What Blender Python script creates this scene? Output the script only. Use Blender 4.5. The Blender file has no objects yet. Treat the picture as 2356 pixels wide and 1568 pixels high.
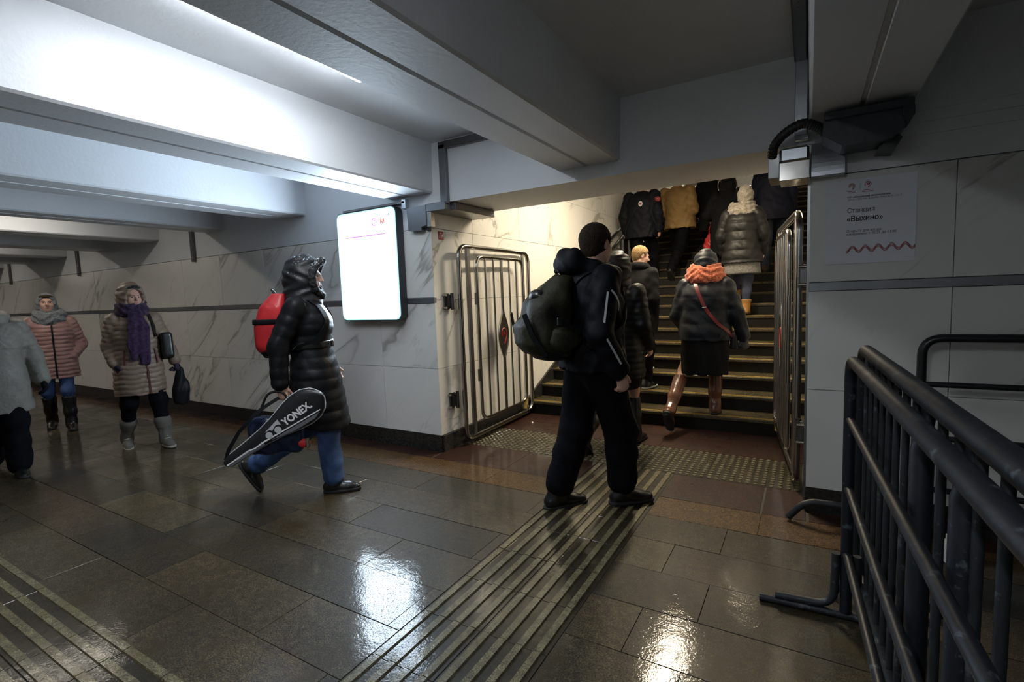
import bpy, math, random
import numpy as np
from mathutils import Vector, Matrix, Euler
random.seed(7)
C = bpy.context.scene.collection
# ------------------------------------------------------------------ camera (17.6 mm lens fitted to the wall, beam and stair lines)
F_PX = 1151.3665
CAM_H = 1.35
RM = ((0.86081852, 0.50749405, -0.03796388), (0.01393495, -0.09807528, -0.99508143), (-0.50872123, 0.8560555, -0.09149692))
cam = bpy.data.objects.new('camera', bpy.data.cameras.new('camera'))
C.objects.link(cam)
cam.matrix_world = Matrix(((RM[0][0], -RM[1][0], -RM[2][0], 0), (RM[0][1], -RM[1][1], -RM[2][1], 0), (RM[0][2], -RM[1][2], -RM[2][2], CAM_H), (0, 0, 0, 1)))
cam.data.sensor_width = 36
cam.data.lens = F_PX / 2356 * 36
cam.data.clip_start = 0.02
bpy.context.scene.camera = cam
# ------------------------------------------------------------------ world, exposure and lamp strengths
world = bpy.data.worlds.new('world'); bpy.context.scene.world = world
world.use_nodes = True
world.node_tree.nodes['Background'].inputs[0].default_value = (0.5, 0.6, 0.75, 1)
world.node_tree.nodes['Background'].inputs[1].default_value = 0.0
vs = bpy.context.scene.view_settings
vs.view_transform = 'Standard'; vs.look = 'None'; vs.gamma = 1; vs.use_curve_mapping = False
vs.exposure = 1.4
LAMP_PASSAGE = 36.0      # emission of the linear ceiling lamps of the passage
LAMP_STAIR = 75.0        # emission of the warm lamps above the stairs
LIGHTBOX = 9.5           # emission of the backlit sign
COL_PASSAGE = (0.90, 0.95, 1.0)
COL_FAR = (1.0, 0.91, 0.78)
COL_STAIR = (1.0, 0.84, 0.60)
COL_BOX = (0.70, 0.85, 1.0)
# ------------------------------------------------------------------ key dimensions of the place (metres)
D = 3.36                 # the passage wall with the stair opening
XL, XR = -2.75, 0.0      # sides of the opening
CEIL, BEAM = 2.62, 2.22
LINT = 2.13              # underside of the lintel
BASE, BAND0, BAND1, PTOP = 0.145, 1.305, 1.355, 1.94
ST_Y0, ST_T, ST_R = 4.95, 0.32, 0.14   # first riser, tread, riser
def step_at(k):          # nosing of step k (1 = lowest)
    return ST_Y0 + ST_T * (k - 1), ST_R * k
# ================================================================== helpers
def T(o, label=None, cat=None, group=None, kind=None):
    if label: o['label'] = label
    if cat: o['category'] = cat
    if group: o['group'] = group
    if kind: o['kind'] = kind
    return o
def empty(name, loc=(0, 0, 0), rz=0.0, parent=None):
    o = bpy.data.objects.new(name, None); C.objects.link(o)
    o.location = loc; o.rotation_euler = (0, 0, rz); o.empty_display_size = 0.1
    if parent: o.parent = parent
    return o
def mesh_obj(name, verts, faces, mat=None, parent=None, smooth=None, loc=None):
    me = bpy.data.meshes.new(name)
    if isinstance(verts, np.ndarray): verts = verts.tolist()
    me.from_pydata(verts, [], faces)
    if smooth is not None:
        me.shade_smooth()
        if smooth < 179: me.set_sharp_from_angle(angle=math.radians(smooth))
    me.update()
    o = bpy.data.objects.new(name, me); C.objects.link(o)
    if mat: me.materials.append(mat)
    if parent: o.parent = parent
    if loc is not None: o.location = loc
    return o
def inst(src, parent=None, loc=None, rot=None, name=None):
    o = src.copy(); C.objects.link(o)
    if parent: o.parent = parent
    if loc is not None: o.location = loc
    if rot is not None: o.rotation_euler = rot
    if name: o.name = name
    return o
def fillet(pts, rad, seg=5, closed=False):
    P = [Vector(p) for p in pts]; out = []
    n = len(P)
    for i in range(n):
        if not closed and i in (0, n - 1): out.append(P[i]); continue
        a, b, c = P[i - 1], P[i], P[(i + 1) % n]
        u, v = (a - b), (c - b)
        r = min(rad, u.length * .49, v.length * .49)
        p0, p1 = b + u.normalized() * r, b + v.normalized() * r
        for k in range(seg + 1):
            t = k / seg
            out.append((1 - t) ** 2 * p0 + 2 * t * (1 - t) * b + t * t * p1)
    return out
class G:
    def __init__(s, off=(0, 0, 0)):
        s.v = []; s.f = []; s.off = Vector(off)
    def add(s, vs_, fs):
        n = len(s.v); s.v += [tuple(Vector(p) - s.off) for p in vs_]; s.f += [tuple(i + n for i in f) for f in fs]; return s
    def box(s, lo, hi, bev=0.0):
        (a, b, c), (d, e, f) = lo, hi
        if bev <= 0:
            return s.add([(a, b, c), (d, b, c), (d, e, c), (a, e, c), (a, b, f), (d, b, f), (d, e, f), (a, e, f)],
                  [(0, 3, 2, 1), (4, 5, 6, 7), (0, 1, 5, 4), (1, 2, 6, 5), (2, 3, 7, 6), (3, 0, 4, 7)])
        k = bev; V = []; Fc = []
        X, Y, Z = (a, d), (b, e), (c, f)
        idx = {}
        for i in (0, 1):
            for j in (0, 1):
                for l in (0, 1):
                    sx, sy, sz = (1 - 2 * i), (1 - 2 * j), (1 - 2 * l)
                    for ax in range(3):
                        p = [X[i] + sx * k, Y[j] + sy * k, Z[l] + sz * k]
                        p[ax] = (X[i], Y[j], Z[l])[ax]
                        idx[(i, j, l, ax)] = len(V); V.append(p)
        def q(keys, out):
            ids = [idx[x] for x in keys]
            p = [Vector(V[x]) for x in ids]
            nrm = (p[1] - p[0]).cross(p[2] - p[0])
            cc = sum(p, Vector()) / len(p) - Vector(((a + d) / 2, (b + e) / 2, (c + f) / 2))
            if nrm.dot(out if out else cc) < 0: ids.reverse()
            Fc.append(tuple(ids))
        for ax in range(3):
            o1, o2 = [x for x in range(3) if x != ax]
            for sd in (0, 1):
                ks = []
                for u, w in ((0, 0), (1, 0), (1, 1), (0, 1)):
                    t = [0, 0, 0]; t[ax] = sd; t[o1] = u; t[o2] = w
                    ks.append((t[0], t[1], t[2], ax))
                q(ks, None)
            for u in (0, 1):
                for w in (0, 1):
                    t0 = [0, 0, 0]; t1 = [0, 0, 0]; t0[o1] = t1[o1] = u; t0[o2] = t1[o2] = w; t1[ax] = 1
                    q([(*t0, o1), (*t1, o1), (*t1, o2), (*t0, o2)], None)
        for i in (0, 1):
            for j in (0, 1):
                for l in (0, 1): q([(i, j, l, 0), (i, j, l, 1), (i, j, l, 2)], None)
        return s.add(V, Fc)
    def tube(s, pts, r, n=10, closed=False, cap=True, flat=None):
        P = [Vector(p) for p in pts]; m = len(P); rings = []
        rr = r if hasattr(r, '__len__') else [r] * m
        def tan(i):
            if closed: return (P[(i + 1) % m] - P[i - 1]).normalized()
            if i == 0: return (P[1] - P[0]).normalized()
            if i == m - 1: return (P[-1] - P[-2]).normalized()
            return ((P[i + 1] - P[i]).normalized() + (P[i] - P[i - 1]).normalized()).normalized()
        t = tan(0); u = t.orthogonal().normalized()
        if flat: u = (Vector(flat) - t * t.dot(Vector(flat))).normalized()
        V = []; Fc = []
        for i in range(m):
            t2 = tan(i); ax = t.cross(t2)
            if ax.length > 1e-6: u = Matrix.Rotation(t.angle(t2), 3, ax.normalized()) @ u
            t = t2; u = (u - t * t.dot(u)).normalized(); w = t.cross(u)
            for k in range(n):
                a = 2 * math.pi * k / n
                V.append(P[i] + rr[i] * (math.cos(a) * u + math.sin(a) * w))
        for i in range(m if closed else m - 1):
            for k in range(n):
                a, b = i * n, ((i + 1) % m) * n
                Fc.append((a + k, a + (k + 1) % n, b + (k + 1) % n, b + k))
        if cap and not closed:
            Fc.append(tuple(range(n - 1, -1, -1))); Fc.append(tuple((m - 1) * n + k for k in range(n)))
        return s.add(V, Fc)
    def strap(s, pts, w, th, nrm):
        """flat band along pts; nrm = surface normal(s) the band lies on"""
        P = [Vector(p) for p in pts]; m = len(P); V = []; Fc = []
        for i in range(m):
            t = (P[min(i + 1, m - 1)] - P[max(i - 1, 0)]).normalized()
            nn = Vector(nrm[i] if hasattr(nrm[0], '__len__') else nrm)
            nn = (nn - t * t.dot(nn)).normalized(); b = t.cross(nn)
            V += [P[i] - b * w / 2, P[i] + b * w / 2, P[i] + b * w / 2 + nn * th, P[i] - b * w / 2 + nn * th]
        for i in range(m - 1):
            a, b = i * 4, i * 4 + 4
            for k in range(4): Fc.append((a + k, b + k, b + (k + 1) % 4, a + (k + 1) % 4))
        Fc.append((0, 1, 2, 3)); e = (m - 1) * 4; Fc.append((e + 3, e + 2, e + 1, e))
        return s.add(V, Fc)
    def prism(s, poly, axis, lo, hi):
        """extrude a 2D polygon along axis (0,1,2); poly gives the other two coordinates in order"""
        n = len(poly); V = []
        for h in (lo, hi):
            for p in poly:
                q = list(p); q.insert(axis, h); V.append(q)
        Fc = [tuple(range(n - 1, -1, -1)), tuple(range(n, 2 * n))]
        for k in range(n): Fc.append((k, (k + 1) % n, n + (k + 1) % n, n + k))
        area = sum(poly[i][0] * poly[(i + 1) % n][1] - poly[(i + 1) % n][0] * poly[i][1] for i in range(n))
        if (area < 0) != (axis == 1): Fc = [tuple(reversed(f)) for f in Fc]
        return s.add(V, Fc)
    def lathe(s, prof, n=20, c=(0, 0, 0)):
        V = []; Fc = []
        for r, z in prof:
            for k in range(n):
                a = 2 * math.pi * k / n; V.append((c[0] + r * math.cos(a), c[1] + r * math.sin(a), c[2] + z))
        for i in range(len(prof) - 1):
            for k in range(n): Fc.append((i * n + k, i * n + (k + 1) % n, (i + 1) * n + (k + 1) % n, (i + 1) * n + k))
        Fc.append(tuple(range(n - 1, -1, -1))); Fc.append(tuple((len(prof) - 1) * n + k for k in range(n)))
        return s.add(V, Fc)
    def obj(s, name, mat=None, parent=None, smooth=None, loc=None):
        return mesh_obj(name, s.v, s.f, mat, parent, smooth, loc)
def rrect(w, h, r, seg=6):
    out = []
    for cx, cy, a0 in ((w / 2 - r, h / 2 - r, 0), (-w / 2 + r, h / 2 - r, 90), (-w / 2 + r, -h / 2 + r, 180), (w / 2 - r, -h / 2 + r, 270)):
        for k in range(seg + 1):
            a = math.radians(a0 + 90 * k / seg); out.append((cx + r * math.cos(a), cy + r * math.sin(a)))
    return out
def text_mesh(name, body, size, mat, parent, M4, bold=0.0, align='LEFT', shear=0.0, ext=0.0006, sx=1.0):
    """flat printed lettering: glyph outlines triangulated with holes kept open; bold = extra stroke spread"""
    from mathutils.geometry import interpolate_bezier, delaunay_2d_cdt
    cu = bpy.data.curves.new(name, 'FONT'); cu.body = body; cu.size = size; cu.align_x = align; cu.shear = shear
    tmp = bpy.data.objects.new(name, cu); C.objects.link(tmp)
    dg = bpy.context.evaluated_depsgraph_get(); ev = tmp.evaluated_get(dg); cv = ev.to_curve(dg)
    loops = []
    for sp in cv.splines:
        L = []
        if sp.type == 'BEZIER':
            bp = sp.bezier_points; n = len(bp)
            for i in range(n):
                p, q = bp[i], bp[(i + 1) % n]
                straight = p.handle_right_type == 'VECTOR' and q.handle_left_type == 'VECTOR'
                k = 2 if straight else 5
                L += [v.to_2d() for v in interpolate_bezier(p.co, p.handle_right, q.handle_left, q.co, k)[:-1]]
        else: L = [v.co.to_2d() for v in sp.points]
        if len(L) > 2: loops.append(L)
    ev.to_curve_clear(); bpy.data.objects.remove(tmp); bpy.data.curves.remove(cu)
    V = [v for L in loops for v in L]; E_ = []; k = 0
    for L in loops: E_ += [(k + i, k + (i + 1) % len(L)) for i in range(len(L))]; k += len(L)
    vo, eo, fo, *_ = delaunay_2d_cdt(V, E_, [], 0, 1e-7)
    A = np.array([(V[i].x, V[i].y, V[j].x, V[j].y) for i, j in E_]); fs = []
    for f in fo:
        cx = sum(vo[i].x for i in f) / len(f); cy = sum(vo[i].y for i in f) / len(f)
        m = (A[:, 1] > cy) != (A[:, 3] > cy); B = A[m]
        if (np.sum(cx < B[:, 0] + (cy - B[:, 1]) / (B[:, 3] - B[:, 1]) * (B[:, 2] - B[:, 0])) % 2): fs.append(tuple(f))
    verts, faces = [], []
    for q, d in enumerate([(0, 0)] if not bold else [(0, 0), (bold, 0), (-bold, 0), (0, bold), (0, -bold)]):
        o = len(verts); verts += [tuple(M4 @ Vector(((v.x + d[0]) * sx, v.y + d[1], q * 2e-6))) for v in vo]; faces += [tuple(i + o for i in f) for f in fs]
    return mesh_obj(name, verts, faces, mat, parent)
def frame4(origin, ex, ey):
    ex = Vector(ex).normalized(); ey = Vector(ey).normalized(); ez = ex.cross(ey)
    m = Matrix((ex, ey, ez)).transposed().to_4x4(); m.translation = Vector(origin); return m

# ================================================================== materials
MATS = {}
def nt(name):
    m = bpy.data.materials.new(name); m.use_nodes = True
    t = m.node_tree; b = t.nodes['Principled BSDF']; MATS[name] = m
    return m, t, b
def nd(t, typ, **kw):
    n = t.nodes.new(typ)
    for k, v in kw.items():
        if k.startswith('_'): setattr(n, k[1:], v)
        else: n.inputs[k.replace('__', ' ')].default_value = v
    return n
def ramp(t, fac, stops):
    r = t.nodes.new('ShaderNodeValToRGB'); t.links.new(fac, r.inputs[0])
    e = r.color_ramp.elements
    while len(e) < len(stops): e.new(0.5)
    for x, (p, c) in zip(e, stops):
        x.position = p; x.color = (*c, 1) if len(c) == 3 else c
    return r.outputs[0]
def g3(v): return (v, v, v)
def coords(t, scale=1.0, rnd=0.0, obj=False):
    if obj: src = nd(t, 'ShaderNodeTexCoord').outputs['Object']
    else: src = nd(t, 'ShaderNodeNewGeometry').outputs['Position']
    if rnd:
        oi = nd(t, 'ShaderNodeObjectInfo'); mu = nd(t, 'ShaderNodeMath', _operation='MULTIPLY'); mu.inputs[1].default_value = rnd
        t.links.new(oi.outputs['Random'], mu.inputs[0])
        ad = nd(t, 'ShaderNodeVectorMath', _operation='ADD'); t.links.new(src, ad.inputs[0]); t.links.new(mu.outputs[0], ad.inputs[1]); src = ad.outputs[0]
    return src
def noise(t, vec, scale, detail=3, rough=.55, dist=0.0):
    n = nd(t, 'ShaderNodeTexNoise', Scale=scale, Detail=detail, Roughness=rough, Distortion=dist); t.links.new(vec, n.inputs['Vector']); return n.outputs['Fac']
def mixc(t, fac, a, b, blend='MIX'):
    m = nd(t, 'ShaderNodeMix', _data_type='RGBA', _blend_type=blend)
    for i, x in ((0, fac), (6, a), (7, b)):
        if hasattr(x, 'is_linked'): t.links.new(x, m.inputs[i])
        else: m.inputs[i].default_value = x if i == 0 else ((*x, 1) if len(x) == 3 else x)
    return m.outputs[2]
def bump(t, b, h, strength, dist=0.01):
    n = nd(t, 'ShaderNodeBump', Strength=strength, Distance=dist); t.links.new(h, n.inputs['Height']); t.links.new(n.outputs[0], b.inputs['Normal'])
def simple(name, col, rough=.6, metal=0.0, col2=None, nscale=20, bmp=0.0, bscale=60, bdist=.004, coat=0.0, spec=.5, obj=True, sheen=0.0, detail=4):
    m, t, b = nt(name)
    b.inputs['Base Color'].default_value = (*col, 1); b.inputs['Roughness'].default_value = rough; b.inputs['Metallic'].default_value = metal
    b.inputs['Specular IOR Level'].default_value = spec
    if coat: b.inputs['Coat Weight'].default_value = coat; b.inputs['Coat Roughness'].default_value = .15
    if sheen: b.inputs['Sheen Weight'].default_value = sheen
    v = coords(t, obj=obj)
    if col2: t.links.new(mixc(t, ramp(t, noise(t, v, nscale, detail), [(.35, g3(0)), (.65, g3(1))]), col, col2), b.inputs['Base Color'])
    if bmp: bump(t, b, noise(t, v, bscale, detail), bmp, bdist)
    return m
def emit(name, col, strength):
    m, t, b = nt(name)
    b.inputs['Base Color'].default_value = (*col, 1); b.inputs['Roughness'].default_value = .4
    b.inputs['Emission Color'].default_value = (*col, 1); b.inputs['Emission Strength'].default_value = strength
    return m
def m_plaster():
    m, t, b = nt('painted_plaster'); v = coords(t)
    c = mixc(t, ramp(t, noise(t, v, 1.3, 5), [(.3, g3(0)), (.7, g3(1))]), (.66, .68, .71), (.74, .76, .78))
    t.links.new(c, b.inputs['Base Color']); b.inputs['Roughness'].default_value = .55
    bump(t, b, noise(t, v, 45, 5), .12, .01); return m
def m_marble(name='marble', base=(.66, .66, .64), warm=(.72, .71, .67)):
    m, t, b = nt(name); v = coords(t, rnd=37.0)
    mp = nd(t, 'ShaderNodeMapping', _vector_type='TEXTURE'); mp.inputs['Rotation'].default_value = (0.35, -0.80, 0.2); mp.inputs['Scale'].default_value = (3.2, 1.1, .62)
    t.links.new(v, mp.inputs[0]); w = mp.outputs[0]
    cloud = ramp(t, noise(t, w, 1.6, 6), [(.3, g3(0)), (.75, g3(1))])
    c = mixc(t, cloud, base, warm)
    def vein(sc, dist, half, mlo, mhi, msc, amt, col, c):
        n1 = noise(t, w, sc, 6, .52, dist)
        v1 = ramp(t, n1, [(.5 - half, g3(0)), (.499, g3(1)), (.501, g3(1)), (.5 + half * 1.8, g3(0))])
        msk = ramp(t, noise(t, w, msc, 2), [(mlo, g3(0)), (mhi, g3(1))])
        f1 = nd(t, 'ShaderNodeMath', _operation='MULTIPLY'); t.links.new(v1, f1.inputs[0]); t.links.new(msk, f1.inputs[1])
        f2 = nd(t, 'ShaderNodeMath', _operation='MULTIPLY'); t.links.new(f1.outputs[0], f2.inputs[0]); f2.inputs[1].default_value = amt
        return mixc(t, f2.outputs[0], c, col)
    c = vein(.8, .7, .022, .465, .57, 1.1, .34, (.36, .355, .32), c)
    c = vein(.8, .7, .008, .465, .57, 1.1, .6, (.20, .195, .16), c)
    c = vein(1.7, .5, .007, .52, .62, 1.7, .5, (.33, .32, .28), c)
    t.links.new(c, b.inputs['Base Color']); b.inputs['Roughness'].default_value = .22
    return m
def m_floor(name, light, dark, stain, spk=150, coat_r=.035, dry=.45, vary=True, ripple=1.0, stn=.75, cut=(.43, .57)):
    """rough granite under a film of water: mineral speckle, muddy stains, clear wet coat that thins out on the grain"""
    m, t, b = nt(name); v = coords(t)
    n1 = noise(t, v, spk, 2, .6); n2 = noise(t, v, spk * 2.7, 2, .6)
    c = mixc(t, ramp(t, n1, [(cut[0], g3(0)), (cut[1], g3(1))]), dark, light)
    c = mixc(t, ramp(t, n2, [(.50, g3(0)), (.60, g3(.6))]), c, tuple(min(1, x * 1.5) for x in light))
    c = mixc(t, ramp(t, n2, [(.36, g3(.7)), (.46, g3(0))]), c, tuple(x * .5 for x in dark))
    if vary:
        oi = nd(t, 'ShaderNodeObjectInfo')
        tint = ramp(t, oi.outputs['Random'], [(0, (.36, .37, .38)), (.28, (.50, .49, .46)), (.52, (1.0, .92, .76)), (.78, (.42, .42, .41)), (1, (1.15, 1.03, .84))])
        c = mixc(t, 1.0, c, tint, 'MULTIPLY')
        big = ramp(t, noise(t, v, 1.1, 4, .6), [(.35, g3(.55)), (.65, g3(1.1))]); c = mixc(t, 1.0, c, big, 'MULTIPLY')
    cl = ramp(t, noise(t, v, 30, 5, .65, .4), [(.36, (.52, .50, .46)), (.64, (1.25, 1.22, 1.12))]); c = mixc(t, 1.0, c, cl, 'MULTIPLY')
    st = ramp(t, noise(t, v, 5.5, 6, .62, .5), [(.50, g3(0)), (.66, g3(stn))])
    c = mixc(t, st, c, stain)
    t.links.new(c, b.inputs['Base Color']); b.inputs['Roughness'].default_value = .55; b.inputs['Specular IOR Level'].default_value = .25
    bump(t, b, n1, .5, .002)
    # water film
    film = ramp(t, noise(t, v, 3.1, 5, .62, .4), [(.36, g3(1)), (.66, g3(dry))])
    brk = ramp(t, n1, [(.53, g3(1)), (.64, g3(.12))])
    f = nd(t, 'ShaderNodeMath', _operation='MULTIPLY'); t.links.new(film, f.inputs[0]); t.links.new(brk, f.inputs[1]); t.links.new(f.outputs[0], b.inputs['Coat Weight'])
    rr = nd(t, 'ShaderNodeMapRange'); rr.inputs[1].default_value = 1.0; rr.inputs[2].default_value = dry; rr.inputs[3].default_value = coat_r; rr.inputs[4].default_value = coat_r * 2.6
    t.links.new(film, rr.inputs[0]); t.links.new(rr.outputs[0], b.inputs['Coat Roughness']); b.inputs['Coat IOR'].default_value = 1.45
    ha = nd(t, 'ShaderNodeMath', _operation='MULTIPLY_ADD'); t.links.new(noise(t, v, 12, 3, .5), ha.inputs[0]); ha.inputs[1].default_value = 3.0; t.links.new(noise(t, v, 85, 3, .6), ha.inputs[2])
    n = nd(t, 'ShaderNodeBump', Distance=.0007, Strength=.55 * ripple); t.links.new(ha.outputs[0], n.inputs['Height']); t.links.new(n.outputs[0], b.inputs['Coat Normal'])
    return m
def m_metal(name, col, rough, scr=0.0, chip=None, metal=1.0):
    m, t, b = nt(name); v = coords(t, obj=True)
    c = mixc(t, noise(t, v, 6, 5), col, tuple(x * .75 for x in col))
    if chip:
        ch = ramp(t, noise(t, v, 22, 6, .65), [(.60, g3(0)), (.66, g3(1))]); c = mixc(t, ch, c, chip)
    t.links.new(c, b.inputs['Base Color']); b.inputs['Metallic'].default_value = metal
    rr = nd(t, 'ShaderNodeMapRange'); rr.inputs[3].default_value = rough * .7; rr.inputs[4].default_value = rough * 1.4
    t.links.new(noise(t, v, 14, 4), rr.inputs[0]); t.links.new(rr.outputs[0], b.inputs['Roughness'])
    if scr: bump(t, b, noise(t, v, 40, 4), scr, .003)
    return m
def m_jeans(name, col):
    m, t, b = nt(name); v = coords(t, obj=True)
    c = mixc(t, ramp(t, noise(t, v, 7, 5), [(.35, g3(0)), (.7, g3(1))]), col, tuple(min(1, x * 2.0 + .01) for x in col))
    t.links.new(c, b.inputs['Base Color']); b.inputs['Roughness'].default_value = .85
    bump(t, b, noise(t, v, 30, 5), .5, .01); return m
def m_knit(name, col, col2, sc=90, sheen=.15):
    m, t, b = nt(name); v = coords(t, obj=True)
    n = noise(t, v, sc, 3, .6)
    t.links.new(mixc(t, ramp(t, n, [(.35, g3(0)), (.65, g3(1))]), col, col2), b.inputs['Base Color'])
    b.inputs['Roughness'].default_value = .9; b.inputs['Sheen Weight'].default_value = sheen; b.inputs['Specular IOR Level'].default_value = .2
    bump(t, b, n, .9, .01); return m
PLASTER = m_plaster()
MARBLE = m_marble()
MARBLE_W = MARBLE
CONCRETE = simple('grey_concrete', (.30, .30, .30), .8, col2=(.22, .22, .22), bmp=.2, obj=False)
GRANITE = m_floor('wet_granite', (.118, .100, .066), (.0095, .008, .0055), (.032, .021, .0055))
GRAN_RED = m_floor('wet_red_granite', (.044, .014, .0075), (.008, .003, .002), (.012, .006, .004), 110, .05, .3, False, .7)
GRAN_YEL = m_floor('wet_ochre_granite', (.12, .062, .015), (.006, .0045, .0035), (.03, .015, .005), 95, .05, .3, False, .8, .5)
TACT_LO = m_floor('tactile_groove', (.026, .021, .008), (.008, .006, .0025), (.013, .009, .003), 120, .05, .3, False, 1.0)
TACT_HI = m_floor('tactile_ridge', (.19, .172, .106), (.055, .048, .027), (.11, .088, .038), 150, .05, .3, False, 1.0, .6)
GROUT = simple('dark_grout', (.035, .031, .024), .7, obj=False)
BLACKSTONE = simple('black_polished_stone', (.012, .012, .012), .25, col2=(.03, .028, .026), nscale=60, obj=False)
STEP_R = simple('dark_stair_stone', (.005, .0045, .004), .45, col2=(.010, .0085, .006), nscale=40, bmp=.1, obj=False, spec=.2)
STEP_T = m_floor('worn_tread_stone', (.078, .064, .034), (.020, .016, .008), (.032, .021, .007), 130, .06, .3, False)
YELLOW_LINE = simple('worn_yellow_line', (.45, .31, .05), .5, col2=(.16, .11, .03), nscale=35, obj=False)
BAND = m_metal('grey_metal_band', (.30, .31, .33), .45)
STEEL = m_metal('polished_steel', (.50, .48, .45), .16)
STEEL_D = m_metal('dark_steel', (.18, .18, .18), .3)
GALV = m_metal('galvanised_sheet', (.58, .62, .66), .3, .15)
DUCT = m_metal('dull_duct_metal', (.24, .25, .27), .42)
BARRIER = m_metal('blue_grey_barrier_paint', (.010, .013, .020), .45, .3, chip=(.07, .085, .10), metal=.2)
BARRIER_G = m_metal('worn_grey_barrier_metal', (.030, .034, .040), .48, .35, chip=(.09, .10, .11), metal=.4)
RAIL_BLK = simple('black_rail', (.010, .011, .013), .35)
BLK_PLASTIC = simple('black_plastic', (.012, .012, .013), .5)
CHAR = simple('charcoal_casing', (.035, .037, .042), .45)
CASE_D = simple('dark_painted_case', (.030, .034, .045), .5, col2=(.045, .05, .06), nscale=30)
WHITE_P = simple('white_print_sheet', (.72, .74, .80), .55)
INK_BLK = simple('black_ink', (.02, .02, .025), .7)
INK_RED = simple('red_ink', (.30, .05, .05), .7)
RED_SIGN = simple('red_enamel', (.30, .025, .03), .5)
WHITE_INK = simple('white_ink', (.8, .8, .8), .6)
EM_LAMP = emit('lamp_diffuser', COL_PASSAGE, LAMP_PASSAGE)
EM_FAR = emit('far_lamp_diffuser', COL_FAR, LAMP_PASSAGE * .38)
EM_STAIR = emit('warm_lamp_diffuser', COL_STAIR, LAMP_STAIR)
EM_BOX = emit('lightbox_face', COL_BOX, LIGHTBOX)
EM_RIM = emit('lightbox_rim', (.42, .74, .84), .42)
BOX_PINK = emit('lightbox_pink_print', (.80, .30, .90), .22)
BOX_RED = emit('lightbox_red_print', (1.0, .16, .14), .30)
BOX_GREY = emit('lightbox_grey_print', (.45, .5, .52), .10)
BOX_PALE = emit('lightbox_pale_print', (.90, .92, .94), .46)
# ================================================================== the setting
XW0, XW1 = -34.0, 7.0          # ends of the passage
YB = -3.2                      # opposite wall of the passage
TOPY = 15.5                    # top of the stairs
NST = 26
# ---- floor
floor = G().box((XW0, YB, -.3), (XW1, ST_Y0 + .05, -.004)).obj('floor', GROUT); T(floor, 'wet granite slab floor of the underground passage', 'floor', kind='structure')
TL, TW, GAP = 0.92, 0.30, 0.0022
def slab_src(name, lx, ly, mat):
    return G().box((0, 0, -.04), (lx, ly, 0), .0012).obj(name, mat)
rowy = [.85 - .3 * 3 + .3 * i for i in range(-3, 12)]       # course edges, ..., .85, 1.15 ... 2.95
rowy = [0.205 + .30 * i for i in range(-2, 9)] + [2.905]
def courses():
    ys = []
    y = 2.905
    while y > .86: ys.append((y - .30, y)); y -= .30
    return ys
tile = slab_src('granite_tile', TL - GAP, TW - GAP, GRANITE); tile.parent = floor; first = True
def put(src, x, y, sx=1.0, flag=[]):
    global first
    dz = random.uniform(-.0012, .0012)
    if src is tile and first: o = src; first = False; o.location = (x, y, dz)
    else: o = inst(src, floor, (x, y, dz))
    o.scale = (sx, 1, 1); return o
GX0, GX1 = -1.425, -0.825       # guide strip running to the stairs
HY0, HY1 = 0.25, 0.85           # guide strip running along the passage
for ci, (y0, y1) in enumerate(courses()):
    off = (ci % 2) * TL / 2
    x = GX0 - .04 - off if off else GX0 - .065
    # left of the guide strip
    xe = GX0 - GAP; x0 = -1.49 + .46 - (TL / 2 if ci % 2 == 0 else 0)
    edges = []
    e = x0
    while e > -13.2: edges.append(e); e -= TL
    edges = [xe] + [q for q in edges if q < xe - .05]
    for a, b in zip(edges[1:], edges[:-1]): put(tile, a + GAP / 2, y0 + GAP / 2, (b - a - GAP) / (TL - GAP))
    edges = [GX1 + GAP]; e = -.37 if ci % 2 == 0 else -.59
    while e < 2.6: edges.append(e); e += TL
    for a, b in zip(edges[:-1], edges[1:]): put(tile, a + GAP / 2, y0 + GAP / 2, (b - a - GAP) / (TL - GAP))
# the passage beyond the reach of single slabs, and behind the camera
G().box((XW0, .86, -.04), (-13.9, 2.905, -.001)).obj('granite_paving', GRANITE, floor)
G().box((2.85, .86, -.04), (XW1, 2.905, -.001)).obj('granite_paving', GRANITE, floor)
G().box((XW0, YB, -.04), (XW1, HY0 - .003, -.001)).obj('granite_paving', GRANITE, floor)
G().box((-.2, HY0, -.04), (XW1, HY1, -.001)).obj('granite_paving', GRANITE, floor)
# ochre and red granite border
yt = slab_src('ochre_granite_tile', .60 - GAP, .295 - GAP, GRAN_YEL); yt.parent = floor; yt.location = (GX0 - .602, 2.908, 0)
x = GX0 - .602 - .60
while x > -13.5: inst(yt, floor, (x, 2.908, random.uniform(-.001, .001))); x -= .60
x = GX1 + .004
while x < 2.5: inst(yt, floor, (x, 2.908, random.uniform(-.001, .001))); x += .60
rt = slab_src('red_granite_tile', .60 - GAP, .45 - GAP, GRAN_RED); rt.parent = floor; rt.location = (GX0 - .602, 3.205, 0)
def red(x, y, sx=1, sy=1):
    o = inst(rt, floor, (x, y, random.uniform(-.001, .001))); o.scale = (sx, sy, 1); return o
red(GX0 - .602 - .60, 3.205); red(XL + .02, 3.205, .11 / .6)
for i in range(2): red(GX1 + .004 + .60 * i, 3.205, .98 if i == 0 else .375)
for i in range(18): red(XL - .60 * (i + 1), 3.205, 1, .42)
for i in range(4): red(XR + .02 + .60 * i, 3.205, 1, .42)
TY0, TY1 = 3.655, 4.255
for i in range(5):
    red(XL + .55 * i, TY1 + .003, .55 / .6, .345 / .45); red(XL + .55 * i, TY1 + .351, .55 / .6, .345 / .45)
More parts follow.
